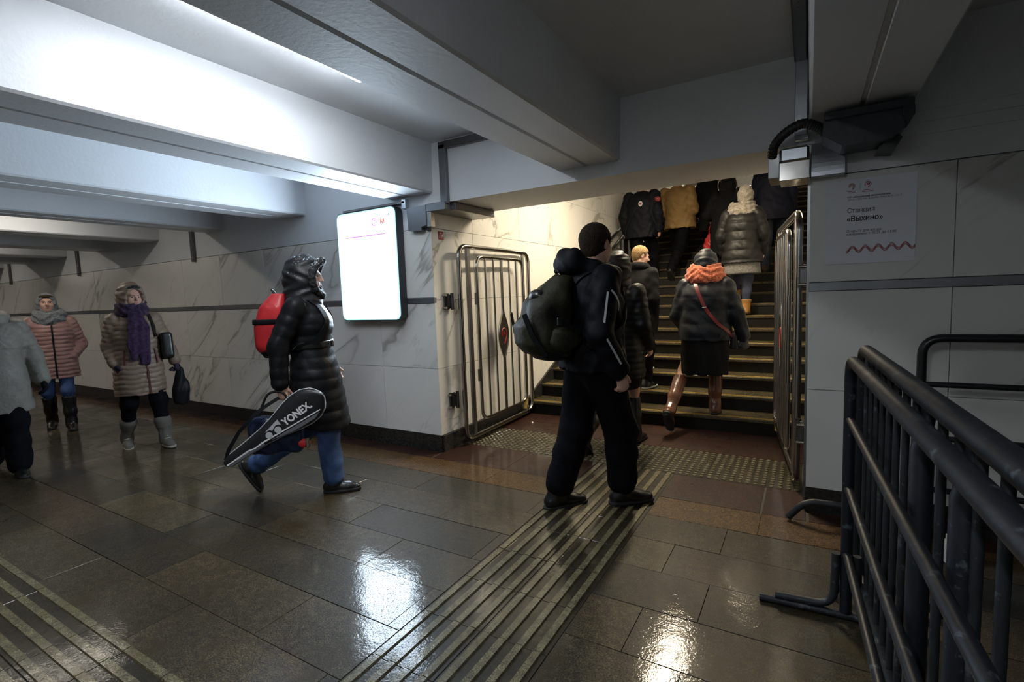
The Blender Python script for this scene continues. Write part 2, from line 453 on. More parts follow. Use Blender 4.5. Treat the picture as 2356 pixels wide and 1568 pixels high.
# ---- tactile paving: ridged slabs (guide strips) and domed slabs (warning field)
def ridge_slab(name):
    g = G(); g.box((0, 0, -.04), (.298, .298, -.001), .0015)
    o = g.obj(name, TACT_LO)
    r = G()
    for k in range(4):
        x0 = .012 + .0765 * k
        r.add([(x0, .001, -.001), (x0 + .036, .001, -.001), (x0 + .033, .001, .006), (x0 + .003, .001, .006), (x0, .297, -.001), (x0 + .036, .297, -.001), (x0 + .033, .297, .006), (x0 + .003, .297, .006)],
              [(0, 1, 2, 3), (7, 6, 5, 4), (1, 5, 6, 2), (3, 2, 6, 7), (0, 3, 7, 4)])
    q = r.obj('ridges', TACT_HI, o); return o
gs = ridge_slab('ridged_tactile_slab'); gs.parent = floor
def put_slab(src, loc, rz=0, used=[]):
    if src.name not in used: used.append(src.name); o = src
    else:
        o = inst(src, floor)
        for ch in src.children: inst(ch, o)
    o.location = loc; o.rotation_euler = (0, 0, rz); return o
y = TY0 - .30
while y > HY1 - .2:
    for x in (GX0 + .001, GX0 + .301):
        put_slab(gs, (x, y + .001, random.uniform(-.001, .001)))
    y -= .30
x = -1.42
while x > -9.0:
    for yy in (HY0, HY0 + .30): put_slab(gs, (x - .001, yy + .001, random.uniform(-.001, .001)), math.pi / 2)
    x -= .30
G().box((-13.5, HY0, -.04), (x, HY1, -.001)).obj('ridged_paving', TACT_LO, floor)
G().box((XW0, HY0, -.04), (-13.5, HY1, -.001)).obj('granite_paving', GRANITE, floor)
G().box((-1.42, HY0, -.04), (-.2, HY1, -.001)).obj('granite_paving', GRANITE, floor)
G().box((-1.42, HY1, -.04), (-.8, HY1 + .11, -.001)).obj('granite_paving', GRANITE, floor)
def dome_slab(name):
    o = G().box((0, 0, -.04), (.298, .298, -.001), .0015).obj(name, TACT_LO)
    d = G()
    for i in range(6):
        for j in range(6):
            cx, cy = .025 + .0498 * i, .025 + .0498 * j; V = []; n = 8
            for r_, z_ in ((.0165, -.001), (.0135, .004)):
                for k in range(n): V.append((cx + r_ * math.cos(6.2832 * k / n), cy + r_ * math.sin(6.2832 * k / n), z_))
            d.add(V, [(k, (k + 1) % n, n + (k + 1) % n, n + k) for k in range(n)] + [tuple(n + k for k in range(n))])
    d.obj('domes', TACT_HI, o); return o
ds = dome_slab('domed_tactile_slab'); ds.parent = floor
for i in range(9):
    for j in range(2): put_slab(ds, (XL + .04 + .2985 * i, TY0 + .30 * j + .001, 0))
# ---- ceiling slab and concrete beams
ceiling = G().box((XW0, YB, CEIL), (XW1, D, CEIL + .25)).obj('ceiling', PLASTER); T(ceiling, 'painted concrete ceiling with deep beams', 'ceiling', kind='structure')
BEAMS = [(3.55, 3.06), (2.0, 1.51), (.455, -.02), (-1.09, -1.575), (-2.70, -3.19), (-4.33, -4.82), (-5.78, -6.19), (-7.23, -7.65)]
xr = -8.70
while xr > -32: BEAMS.append((xr, xr - .42)); xr -= 1.46
for i, (r, l) in enumerate(BEAMS):
    g = G(); mid = (r + l) / 2; w = .014
    # two ribs side by side with a shallow joint between them
    poly = [(l, CEIL + .02), (l + .012, BEAM + .012), (l + .024, BEAM), (mid - w, BEAM), (mid - w * .6, BEAM + .012), (mid + w * .6, BEAM + .012), (mid + w, BEAM), (r - .024, BEAM), (r - .012, BEAM + .012), (r, CEIL + .02)]
    g.prism(poly, 1, YB - .05, D + .02)
    g.obj('concrete_beam', PLASTER, ceiling)
# ---- passage wall with the stair opening
wall_left = G().box((XW0, D + .028, 0), (XL - .032, D + .5, CEIL)).obj('wall_left', CONCRETE); T(wall_left, 'marble clad passage wall beside the stair opening', 'wall', kind='structure')
G().box((XW0, D, PTOP + .004), (XL, D + .06, CEIL)).obj('plaster_frieze', PLASTER, wall_left)
wall_right = G().box((XR + .028, D + .028, 0), (XW1, D + .5, CEIL)).obj('wall_right', CONCRETE); T(wall_right, 'marble clad passage wall behind the crowd barriers', 'wall', kind='structure')
G().box((XR, D, PTOP + .004), (XW1, D + .06, CEIL)).obj('plaster_frieze', PLASTER, wall_right)
for z0, z1, p in ((2.085, 2.145, .012), (2.145, 2.20, .024), (2.20, CEIL, .03)):
    G().box((.17, D - p, z0), (XW1, D + .01, z1)).obj('moulding', PLASTER, wall_right)
rows = [(BASE, .735), (.735, BAND0), (BAND1, PTOP)]
def panels(wall, xs, ys, zrows, nrm):
    """nrm 'y': panels on the passage wall; 'x': panels on the stair side walls"""
    cache = {}
    for (z0, z1) in zrows:
        for a, b in zip(xs[:-1], xs[1:]):
            w, h = round(abs(b - a) - .003, 4), round(z1 - z0 - .003, 4)
            dz = random.uniform(-.0012, .0012)
            if nrm == 'y': lo, hi, loc = (0, 0, 0), (w, .03, h), (min(a, b) + .0015, ys + dz, z0 + .0015)
            elif nrm == 'x+': lo, hi, loc = (0, 0, 0), (.03, w, h), (ys + dz, min(a, b) + .0015, z0 + .0015)
            k = (w, h)
            if k in cache: inst(cache[k], wall, loc)
            else: cache[k] = G().box(lo, hi, .0015).obj('marble_panel', MARBLE, wall, loc=loc)
xs = [XL, -3.40]; 
while xs[-1] > -30: xs.append(xs[-1] - .84)
panels(wall_left, xs, D, rows, 'y')
panels(wall_right, [XR, .634, 1.53, 2.43, 3.33, 4.23, 5.13, 6.03], D, rows, 'y')
for wl, a, b in ((wall_left, XW0, XL), (wall_right, XR, XW1)):
    G().box((a, D - .006, BAND0), (b, D + .03, BAND1), .003).obj('metal_band', BAND, wl)
o = G().box((XW0, D - .004, 0), (XL + .004, D + .03, BASE)).obj('baseboard_left', BLACKSTONE); T(o, 'black stone baseboard under the marble wall by the opening', 'baseboard', kind='structure')
o = G().box((XR - .004, D - .004, 0), (XW1, D + .03, BASE)).obj('baseboard_right', BLACKSTONE); T(o, 'black stone baseboard behind the crowd barriers', 'baseboard', kind='structure')
lintel = G().box((XL, D, LINT), (XR, 4.015, CEIL + .6)).obj('wall_lintel', PLASTER); T(lintel, 'painted lintel over the stair opening', 'wall', kind='structure')
wall_back = G().box((XW0, YB - .2, 0), (XW1, YB, CEIL)).obj('wall_back', MARBLE); T(wall_back, 'opposite wall of the passage', 'wall', kind='structure')
o = G().box((XW0 - .2, YB, 0), (XW0, D + .5, CEIL)).obj('wall_end', CONCRETE); T(o, 'far end wall of the passage', 'wall', kind='structure')
o = G().box((XW1, YB, 0), (XW1 + .2, D + .5, CEIL)).obj('wall_near_end', CONCRETE); T(o, 'near end wall of the passage', 'wall', kind='structure')
# ---- stairwell
def stz(y): return ST_R + (y - ST_Y0) * ST_R / ST_T
ws = G().box((XL - .33, D + .5, 0), (XL - .03, TOPY + 2, 8.5)).obj('wall_stair_left', CONCRETE); T(ws, 'cream marble clad left wall of the stairwell', 'wall', kind='structure')
G().box((XL - .33, D + .02, 0), (XL - .028, D + .51, LINT + .5)).obj('wall_core', CONCRETE, ws)
ysx = [D + .002, 3.97]
while ysx[-1] < TOPY: ysx.append(ysx[-1] + .90)
for r0, r1 in [(BASE, .735), (.735, BAND0 + .025), (BAND0 + .025, PTOP)] + [(PTOP + .6 * i, PTOP + .6 * (i + 1)) for i in range(7)]:
    keep = [y for y in ysx if True]
    yy = [a for a in keep if a + .9 > 0 and stz(a) < r1 + .9]
    lo_y = [a for a in ysx if stz(max(a, ST_Y0)) - .6 < r1]
    if len(lo_y) > 1:
        sub = lo_y if r0 > LINT - .2 or True else lo_y
        if r0 > 2.0: sub = [a for a in sub if a > 3.9]
        panels(ws, sub, XL - .03, [(r0, r1)], 'x+')
g = G().prism([(D + .01, 0), (ST_Y0 + .12, 0), (TOPY, stz(TOPY) - .3), (TOPY, stz(TOPY) + .10), (ST_Y0 - .1, BASE), (D + .01, BASE)], 0, XL - .02, XL + .022)
g.obj('stone_skirting', BLACKSTONE, ws)
wr = G().box((XR + .03, D + .5, 0), (XR + .3, TOPY + 2, 8.5)).obj('wall_stair_right', CONCRETE); T(wr, 'right wall of the stairwell', 'wall', kind='structure')
G().box((XR + .012, D + .02, 0), (XR + .3, D + .51, LINT + .2)).obj('wall_core', CONCRETE, wr)
panels(wr, [4.05] + [4.05 + .9 * i for i in range(1, 13)], XR, [(.13 + .6 * i, .73 + .6 * i) for i in range(11)], 'x+')
G().box((XR - .012, D + .02, .0), (XR + .02, D + .62, LINT)).obj('steel_cladding', m_metal('brushed_steel', (.38, .38, .38), .22), wr)
# ceiling of the stairwell: flat behind the lintel, then rising with the flight
cs = G().prism([(4.01, 3.05), (6.2, 3.05), (TOPY + 2, 3.05 + (TOPY + 2 - 6.2) * .4375), (TOPY + 2, 9.2), (4.01, 4.2)], 0, XL - .03, XR + .03).obj('ceiling_stair', PLASTER); T(cs, 'sloping ceiling above the stairs', 'ceiling', kind='structure')
we = G().box((XL - .3, TOPY + 1.6, stz(TOPY) - 1), (XR + .3, TOPY + 1.8, 8.8)).obj('wall_stair_top', CONCRETE); T(we, 'wall at the head of the stairs', 'wall', kind='structure')
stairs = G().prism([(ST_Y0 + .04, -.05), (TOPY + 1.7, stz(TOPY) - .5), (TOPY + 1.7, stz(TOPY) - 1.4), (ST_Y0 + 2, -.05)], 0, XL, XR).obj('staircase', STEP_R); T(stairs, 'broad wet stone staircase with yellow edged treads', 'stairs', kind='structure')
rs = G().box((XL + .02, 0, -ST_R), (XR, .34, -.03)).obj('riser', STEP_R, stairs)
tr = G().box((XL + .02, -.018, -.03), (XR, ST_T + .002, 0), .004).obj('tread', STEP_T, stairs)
ln = G()
for dy in (.012, .030, .048): ln.box((XL + .05, dy, -.001), (XR - .02, dy + .008, .0012))
ln = ln.obj('yellow_lines', YELLOW_LINE, tr)
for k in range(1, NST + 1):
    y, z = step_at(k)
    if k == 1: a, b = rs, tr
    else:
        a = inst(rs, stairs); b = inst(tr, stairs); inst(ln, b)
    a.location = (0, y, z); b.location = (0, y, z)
y, z = step_at(NST)
G().box((XL, y + .3, z - .4), (XR, TOPY + 1.7, z - .002)).obj('landing', STEP_T, stairs)
# two black handrails on the left wall
for k, h in enumerate((.86, .69)):
    g = G(); p0 = (XL + .09, 5.0, stz(5.0) + h); p1 = (XL + .09, 13.2, stz(13.2) + h)
    root = empty('handrail', (p0[0], p0[1], p0[2])); g.off = Vector(p0)
    g.tube([p0, p1], .021, 10).obj('rail', RAIL_BLK, root, 60)
    for i in range(9):
        y = 5.3 + i * .95; b = G(p0); b.tube(fillet([(XL + .09, y, stz(y) + h - .01), (XL + .09, y, stz(y) + h - .06), (XL - .002, y, stz(y) + h - .06)], .03), .008, 6); b.obj('bracket', STEEL, root, 60)
    T(root, ('upper' if k == 0 else 'lower') + ' black handrail along the cream stairwell wall', 'handrail', 'stairwell handrails')
# ================================================================== lamps
def lamp(x, y0, y1, z, label, mat, w=.07, group='linear ceiling lamps of the passage', top=CEIL):
    r = empty('ceiling_lamp', (x, (y0 + y1) / 2, z)); L = (y1 - y0) / 2
    G().box((-w / 2 - .012, -L - .01, .012), (w / 2 + .012, L + .01, .045), .003).obj('housing', WHITE_P, r)
    G().box((-w / 2, -L, 0), (w / 2, L, .013), .002).obj('diffuser', mat, r)
    for s in (-1, 1):
        G().box((-.012, s * L * .7 - .012, .045), (.012, s * L * .7 + .012, top - z)).obj('hanger', STEEL_D, r)
    T(r, label, 'lamp', group); return r
LY0, LY1 = .55, 2.07
ORD = ('first', 'second', 'third', 'fourth', 'fifth', 'sixth', 'seventh', 'eighth')
l1 = lamp(-2.14, .95, 2.10, 2.577, 'long white ceiling lamp hung between the beams beside the lightbox bay', EM_LAMP)
l1.rotation_euler = (math.radians(-1.7), 0, 0)
for i, x in enumerate((-6.70, -9.85, -12.75, -15.7)):
    lamp(x, LY0, 2.25, 2.50, 'long white ceiling lamp, the %s one along the passage from the lightbox' % ORD[i], EM_FAR)
# the passage goes on behind the camera, lit by the same kind of lamp (it lights the walls that face the camera)
lo = lamp(-.55, -1.75, -.25, 2.55, 'long white ceiling lamp over the near half of the passage', EM_LAMP); lo.name = 'ceiling_lamp_offscreen'
for k, (y0, y1, z) in enumerate(((4.75, 6.0, 2.98), (13.2, 14.4, 6.0))):
    lamp(-1.35, y0, y1, z, ('warm ceiling lamp just behind the lintel', 'warm ceiling lamp at the head of the stairs')[k], EM_STAIR, .15, 'warm lamps above the stairs', z + .05)
# ================================================================== backlit sign on the wall
bx0, bx1, bz0, bz1, bd = -3.80, -3.055, 1.165, 2.155, .085
bc = Vector(((bx0 + bx1) / 2, D, (bz0 + bz1) / 2)); bw, bh = bx1 - bx0, bz1 - bz0
box = empty('lightbox_sign', tuple(bc)); T(box, 'glowing white lightbox sign with dark casing on the marble wall', 'sign')
g = G(); g.prism(rrect(bw, bh, .06), 1, -bd, -.006); g.obj('casing', CHAR, box, 30)
g = G(); g.prism(rrect(bw - .016, bh - .016, .055), 1, -bd - .006, -bd + .001); g.obj('lit_rim', EM_RIM, box, 30)
face = G().prism(rrect(bw - .045, bh - .045, .045), 1, -bd - .008, -bd - .004).obj('lit_panel', EM_BOX, box, 30)
def onbox(u, v): return frame4((-bw / 2 + u, -bd - .0085, bh / 2 - v), (1, 0, 0), (0, 0, 1))
text_mesh('faint_lettering', 'Выход в город', .050, BOX_PALE, face, onbox(.19, .13), 0)
G().box((-bw / 2 + .12, -bd - .0095, bh / 2 - .236), (bw / 2 - .13, -bd - .008, bh / 2 - .224)).obj('pink_line', BOX_PINK, face)
n = 20; g = G(); c0 = (bw / 2 - .25, bh / 2 - .12)
ringp = [(c0[0] + .030 * math.cos(6.2832 * k / n), -bd - .0085, c0[1] + .030 * math.sin(6.2832 * k / n)) for k in range(n)]
g.tube(ringp, .010, 6, closed=True); g.obj('pink_line_badge', BOX_PINK, face)
text_mesh('line_number', '7', .045, BOX_PINK, face, frame4((c0[0] - .012, -bd - .0085, c0[1] - .016), (1, 0, 0), (0, 0, 1)), .003)
text_mesh('metro_letter', 'М', .062, BOX_RED, face, frame4((bw / 2 - .185, -bd - .0085, bh / 2 - .142), (1, 0, 0), (0, 0, 1)), .004)
g = G(); ax, az = bw / 2 - .075, bh / 2 - .105
for a, b in (((ax, az - .045), (ax, az + .045)), ((ax, az + .045), (ax - .03, az + .012)), ((ax, az + .045), (ax + .03, az + .012))):
    g.tube([(a[0], -bd - .0085, a[1]), (b[0], -bd - .0085, b[1])], .0055, 6)
g.obj('arrow', BOX_GREY, face)
# ================================================================== station notice (paper) on the right wall
px0, px1, pz0, pz1 = .078, .476, 1.451, 1.905
ps = empty('station_notice', ((px0 + px1) / 2, D - .004, (pz0 + pz1) / 2)); T(ps, 'square white paper notice about station hours on the marble wall', 'poster')
pw, ph = px1 - px0, pz1 - pz0
sheet = G().box((-pw / 2, -.0015, -ph / 2), (pw / 2, 0, ph / 2)).obj('paper', WHITE_P, ps)
PY = -.0022
def onp(u, v): return frame4((-pw / 2 + u * pw, PY, ph / 2 - v * ph), (1, 0, 0), (0, 0, 1))
def ptext(name, s, u, v, size, bold=0.0, sx=1.0, mat=INK_BLK): return text_mesh(name, s, size, mat, sheet, onp(u, v), bold, sx=sx, ext=.0003)
ptext('address_line', 'ГУП «Московский метрополитен»', .245, .222, .0135, .0004, .86)
ptext('address_line', '129110, г. Москва, Проспект Мира, д. 41, стр. 2', .245, .250, .0135, 0, .80)
ptext('station_line', 'Станция', .245, .395, .036, 0, .86)
ptext('station_name', '«Выхино»', .245, .495, .040, .0008, .86)
ptext('hours_line', 'Открыта для входа:', .245, .625, .0185, .0001, .9)
ptext('hours_line', 'ежедневно с 05:25 до 01:00', .245, .662, .0185, .0001, .93)
def pline(pts, r, mat, name):
    g = G(); Q = [(-pw / 2 + u * pw, PY, ph / 2 - v * ph) for u, v in pts]
    g.strap(Q, r, .0004, (0, -1, 0)); return g.obj(name, mat, sheet)
for rad in (.035, .024, .013):   # spiral mark
    pts = [(.295 + rad * math.cos(a), .080 + rad * .88 * math.sin(a)) for a in [math.radians(150 + x * 15) for x in range(20)]]
    pline(pts, .0024, INK_RED, 'round_mark')
pline([(.318, .105), (.300, .122)], .003, INK_RED, 'round_mark')
pts = [(.475 + .034 * math.cos(a), .075 + .030 * math.sin(a)) for a in [math.radians(140 + x * 15) for x in range(19)]]
pline(pts + [(.475, .118)], .003, INK_RED, 'metro_mark')
ptext('metro_mark_letter', 'М', .458, .085, .017, .001, 1, INK_RED)
pline([(.388, .060), (.388, .128)], .0012, INK_BLK, 'divider')
for u0, u1, v in ((.245, .345, .142), (.255, .335, .158), (.425, .530, .142), (.415, .540, .160)): pline([(u0, v), (u1, v)], .0026, INK_RED, 'caption_stroke')
def wave(dv):
    P = []
    for k in range(0, 121):
        x = k / 120; P.append((.245 + .755 * x, .833 + dv - .012 * x + .030 * math.sin(x * 2 * math.pi * 5.2 + 1.6)))
    return P
for dv in (-.014, 0, .014): pline(wave(dv), .0030, INK_RED, 'wave_ornament')
# small red plate Л4 on the stair side wall
sg = empty('number_plate', (XL + .004, 3.488, 1.885)); T(sg, 'small red plate with white number at the opening corner', 'sign')
pl = G().box((-.004, -.035, -.035), (.002, .035, .035), .001).obj('plate', RED_SIGN, sg)
text_mesh('plate_lettering', 'Л4', .058, WHITE_INK, pl, frame4((.0026, -.030, -.020), (0, 1, 0), (0, 0, 1)), .0012, sx=.85)
# ================================================================== cable ducts
y1 = D - .002
d = empty('cable_duct', (-2.57, D, 2.11)); T(d, 'grey metal cable duct framing the left edge of the lintel', 'cable duct')
o = (-2.57, D, 2.11)
G(o).box((-2.600, D - .045, LINT - .02), (-2.535, y1, 2.575), .003).obj('vertical_run', DUCT, d)
G(o).box((-2.600, D - .045, 2.545), (-1.58, y1, 2.60), .003).obj('top_run', STEEL_D, d)
G(o).box((-2.745, D - .06, 2.062), (-2.545, y1 + .02, LINT - .003), .003).obj('corner_run', DUCT, d)
G(o).box((-2.747, D + .02, 2.066), (-2.50, 3.98, LINT - .004), .003).obj('lintel_run', STEEL_D, d)
G(o).box((-2.745, D - .055, LINT - .19), (-2.70, y1, 2.063), .002).obj('drop', STEEL, d)
g = G(o); g.prism([(-2.955, 2.115), (-2.745, 2.122), (-2.745, 1.955), (-2.80, 1.945), (-2.80, 1.915), (-2.945, 1.925)], 1, D - .062, y1); g.obj('junction_box', DUCT, d)
G(o).box((-2.775, D - .03, 1.918), (-2.745, y1, 1.95)).obj('clip', BLK_PLASTIC, d)
d = empty('lightbox_feed', (-3.0, D, 2.2)); o = (-3.0, D, 2.2); T(d, 'thin metal cable tray above the glowing lightbox', 'cable duct')
G(o).box((-3.75, D - .05, 2.165), (-2.985, y1, 2.185), .002).obj('tray', STEEL_D, d)
G(o).box((-3.02, D - .05, 2.12), (-2.975, y1, 2.20), .002).obj('tray_end', GALV, d)
for k, x in enumerate((-6.44, -9.75, -12.75)):
    s = empty('wall_cable_cover', (x, D, 1.95)); T(s, 'short dark cable cover on the plaster, the %s one along from the lightbox' % ORD[k], 'cable duct', 'dark cable covers under the lamps')
    G().box((-.03, -.035, -.02), (.03, -.002, .66), .003).obj('cover', STEEL_D, s); G().box((-.02, -.04, -.055), (.02, -.002, -.02), .003).obj('cover_tip', STEEL_D, s)
# right side: trunk on ceiling and lintel, box, speaker-like dark case, corrugated hose
o = (-.04, D, 2.1); d = empty('metal_conduit', o); T(d, 'shiny galvanised cable trunk running from ceiling down the lintel', 'cable duct')
G(o).box((-.085, -1.0, CEIL - .055), (-.026, D - .055, CEIL - .002), .003).obj('ceiling_run', STEEL_D, d)
G(o).box((-.080, D - .058, 2.17), (-.018, y1, CEIL - .004), .003).obj('vertical_run', GALV, d)
G(o).box((-.078, D - .064, 2.145), (-.010, y1, 2.172), .003).obj('joint', GALV, d)
g = G(o); prof = [(-.062 + .0, 1.935)]
N = 8; pr_ = [(D - .062 - .028 * math.sin(math.pi * .5 * (1 - k / N)) , 1.932 + .18 * (k / N)) for k in range(N + 1)]
V = []
for yy, zz in pr_: V += [(.004, yy, zz), (.158, yy, zz)]
V += [(.004, y1, 1.932), (.158, y1, 1.932), (.004, y1, 2.125), (.158, y1, 2.06)]
nn = len(pr_) * 2; g.add(V, [(2 * k, 2 * k + 1, 2 * k + 3, 2 * k + 2) for k in range(N)] + [(nn, nn + 1, 1, 0), (2 * N, 2 * N + 1, nn + 3, nn + 2)] + [tuple([nn] + [2 * k for k in range(N + 1)] + [nn + 2]), tuple([nn + 3] + [2 * k + 1 for k in range(N, -1, -1)] + [nn + 1])])
g.obj('curved_box', GALV, d)
G(o).box((-.150, D - .13, 2.02), (-.006, y1, 2.10), .012).obj('elbow_top', GALV, d)
G(o).box((-.150, D - .12, 1.925), (-.004, D + .10, 2.022), .002).obj('elbow_body', STEEL, d)
G(o).box((-.205, D - .12, 1.945), (-.150, D + .12, 2.075), .002).obj('elbow_end', m_metal('dull_steel', (.37, .37, .37), .35), d)
o = (.24, 3.1, 2.0); d = empty('dark_wall_case', o); T(d, 'dark angular metal case hanging under the beam above the notice', 'equipment case')
g = G(o); g.prism([(.048, 2.095), (.055, 2.165), (.372, 2.180), (.385, 2.075), (.335, 2.032), (.135, 2.030)], 1, 3.08, 3.29); g.obj('case', CASE_D, d)
G(o).box((.055, 3.06, 2.163), (.415, 3.31, 2.200), .003).obj('lid', CASE_D, d)
G(o).box((.372, 3.06, 2.120), (.418, 3.31, 2.166), .003).obj('lid_flange', CASE_D, d)
g = G(o); g.prism([(.29, 2.010), (.36, 2.07), (.385, 2.045), (.36, 2.000)], 1, 3.15, D - .004); g.obj('bracket', CHAR, d)
G(o).box((.20, 3.25, 2.06), (.30, D - .003, 2.15)).obj('wall_mount', CHAR, d)
hp = [(-.185, 3.25, 2.06), (-.175, 3.22, 2.115), (-.12, 3.18, 2.165), (-.04, 3.15, 2.190), (.02, 3.15, 2.165), (.055, 3.16, 2.135), (.085, 3.17, 2.11)]
hp = [Vector(p) for p in hp]
fine = []
for i in range(len(hp) - 1):
    for k in range(9):
        t = k / 9; p0, p1, p2, p3 = hp[max(i - 1, 0)], hp[i], hp[i + 1], hp[min(i + 2, len(hp) - 1)]
        fine.append(.5 * ((2 * p1) + (p2 - p0) * t + (2 * p0 - 5 * p1 + 4 * p2 - p3) * t * t + (3 * p1 - p0 - 3 * p2 + p3) * t ** 3))
hz = G(tuple(hp[0])); hz.tube(fine, [.0235 + .003 * (i % 2) for i in range(len(fine))], 10)
h = hz.obj('corrugated_hose', BLK_PLASTIC, None, 25, tuple(hp[0])); T(h, 'black corrugated hose looping from trunk to dark case', 'hose')
# ================================================================== steel gates folded open at both sides of the stair foot
def gate(loc, rz, flip, label):
    r = empty('steel_gate', loc, rz); T(r, label, 'gate'); s = flip
    W, Hh = 1.33, 1.80
    loop = fillet([(0, 0, .055), (W, 0, .055), (W, 0, Hh), (0, 0, Hh)], .12, 7, True)
    G().tube(loop, .0225, 12, closed=True).obj('outer_frame', STEEL, r, 60)
    G().box((.115, -.012, .07), (.165, .012, Hh - .012), .002).obj('flat_upright', m_metal('satin_steel', (.33, .33, .34), .3), r)
    G().tube([(1.205, 0, .06), (1.205, 0, Hh - .01)], .016, 10).obj('round_upright', STEEL, r, 60)
    leaf = G(); y = .03 * s
    leaf.tube(fillet([(.235, y, .19), (1.135, y, .19), (1.135, y, 1.715), (.235, y, 1.715)], .11, 7, True), .0165, 12, closed=True)
    leaf = leaf.obj('wicket_frame', STEEL, r, 60)
    for u in (.385, .535, .845, .99): G().tube([(u, y, .20), (u, y, 1.705)], .0115, 8).obj('bar', STEEL, leaf, 60)
    for sg_ in (-1, 1):
        P = []
        for k in range(41):
            z = .20 + 1.505 * k / 40; b = max(0.0, math.cos((z - .955) / .23 * math.pi / 2)) if abs(z - .955) < .23 else 0
            P.append((.69 + sg_ * (.0115 + .082 * b ** 1.15), y, z))
        G().tube(P, .0105, 8).obj('bar', STEEL, leaf, 60)
    pp = []
    for k in range(25):
        z = .745 + .42 * k / 24; b = max(0.0, math.cos((z - .955) / .23 * math.pi / 2)); pp.append((.69 + .0115 + .078 * b ** 1.15, z))
    pp += [(1.38 - a, z) for a, z in reversed(pp)]
    G().prism(pp, 1, y - .004, y + .004).obj('medallion', simple('dark_medallion', (.02, .017, .015), .4) if 'dark_medallion' not in MATS else MATS['dark_medallion'], leaf)
    em = G()
    for sd in (-1, 1):
        em.tube([(.69 + .050 * math.cos(a), y + sd * .006, .965 + .058 * math.sin(a)) for a in [math.radians(-40 + x * 13) for x in range(20)]] , .005, 6)
        em.tube([(.69 + .040, y + sd * .006, .930), (.695, y + sd * .006, .865)], .006, 6)
        em.tube([(.672, y + sd * .006, .945), (.678, y + sd * .006, .985), (.69, y + sd * .006, .96), (.702, y + sd * .006, .985), (.708, y + sd * .006, .945)], .0045, 6)
    em.obj('red_emblem', simple('red_paint', (.38, .02, .02), .5) if 'red_paint' not in MATS else MATS['red_paint'], leaf)
    for z in (.62, 1.33): G().tube([(.205, y, z - .055), (.205, y, z + .055)], .013, 8).obj('hinge_barrel', STEEL, leaf, 60)
    G().tube([(1.12, y * .5, .10), (1.16, y * .5, .20)], .02, 8).obj('tape_wrap', YELLOW_LINE, r, 60)
    return r
def wall_hinge(gt, x, s, y, z):
    r = empty('wall_hinge', (x, y, z), 0, gt); r.matrix_parent_inverse = (Matrix.Translation(gt.location) @ Matrix.Rotation(gt.rotation_euler.z, 4, 'Z')).inverted()
    G().box((0 if s > 0 else -.012, -.035, -.07), (.012 if s > 0 else 0, .035, .07), .002).obj('plate', STEEL_D, r)
    for zz in (-.055, .055):
        G().tube([(0, -.045, zz), (.04 * s, -.045, zz)], .010, 8).obj('bolt', STEEL, r, 60); G().tube([(0, .045, zz), (.04 * s, .045, zz)], .010, 8).obj('bolt', STEEL, r, 60)
    G().tube([(.03 * s, .05, -.075), (.03 * s, .05, .075)], .016, 10).obj('barrel', STEEL_D, r, 60)
    G().box((min(.0, .03 * s), -.01, -.05), (max(0, .03 * s), .05, .05)).obj('arm', STEEL_D, r)
    return r
ga = gate((-2.655, 3.60, 0), math.radians(91.5), -1, 'polished steel gate folded open against the cream stairwell wall')
gb = gate((-.055, 3.66, 0), math.radians(97.5), 1, 'polished steel gate folded open beside the notice wall')
wall_hinge(ga, XL + .001, 1, 3.515, 1.315); wall_hinge(ga, XL + .001, 1, 3.525, .43)
wall_hinge(gb, -.013, -1, 3.575, 1.40); wall_hinge(gb, -.013, -1, 3.575, .42)
# ================================================================== crowd barriers
def foot_bar(r, x, y0, y1, mat):
    G().tube([(x, y0, .016), (x, y1, .016)], .016, 8).obj('foot', mat, r, 60)
# barrier of four horizontal rails, standing end-on beside the camera (local x runs along the barrier, 0 = far end)
def rail_barrier(loc, rz, L, label, mat, feet='flat'):
    r = empty('crowd_barrier', loc, rz); T(r, label, 'barrier', None)
    Hh = 1.055
    G().tube(fillet([(0, 0, .03), (0, 0, Hh), (L, 0, Hh), (L, 0, .03)], .09, 7), .021, 12).obj('frame', mat, r, 60)
    for z in (.82, .545, .275): G().tube([(0, 0, z), (L, 0, z)], .015, 10).obj('rail', mat, r, 60)
    return r
A = rail_barrier((.145, 2.30, 0), math.radians(-87.4), 2.25, 'dark crowd barrier of plain horizontal rails, pushed against the barred one', BARRIER)
fx = G(); fx.tube([(-.0, -.31, .016), (0, .25, .016)], .016, 8); fx.obj('foot', BARRIER_G, A, 60)
for s in (-1, 1): G().tube(fillet([(0, s * .035, .27), (0, s * .04, .045), (0, s * .25, .04)], .07, 5), .016, 8).obj('foot_bracket', BARRIER_G, A, 60)
G().tube([(2.25, -.3, .016), (2.25, .3, .016)], .016, 8).obj('foot', BARRIER_G, A, 60)
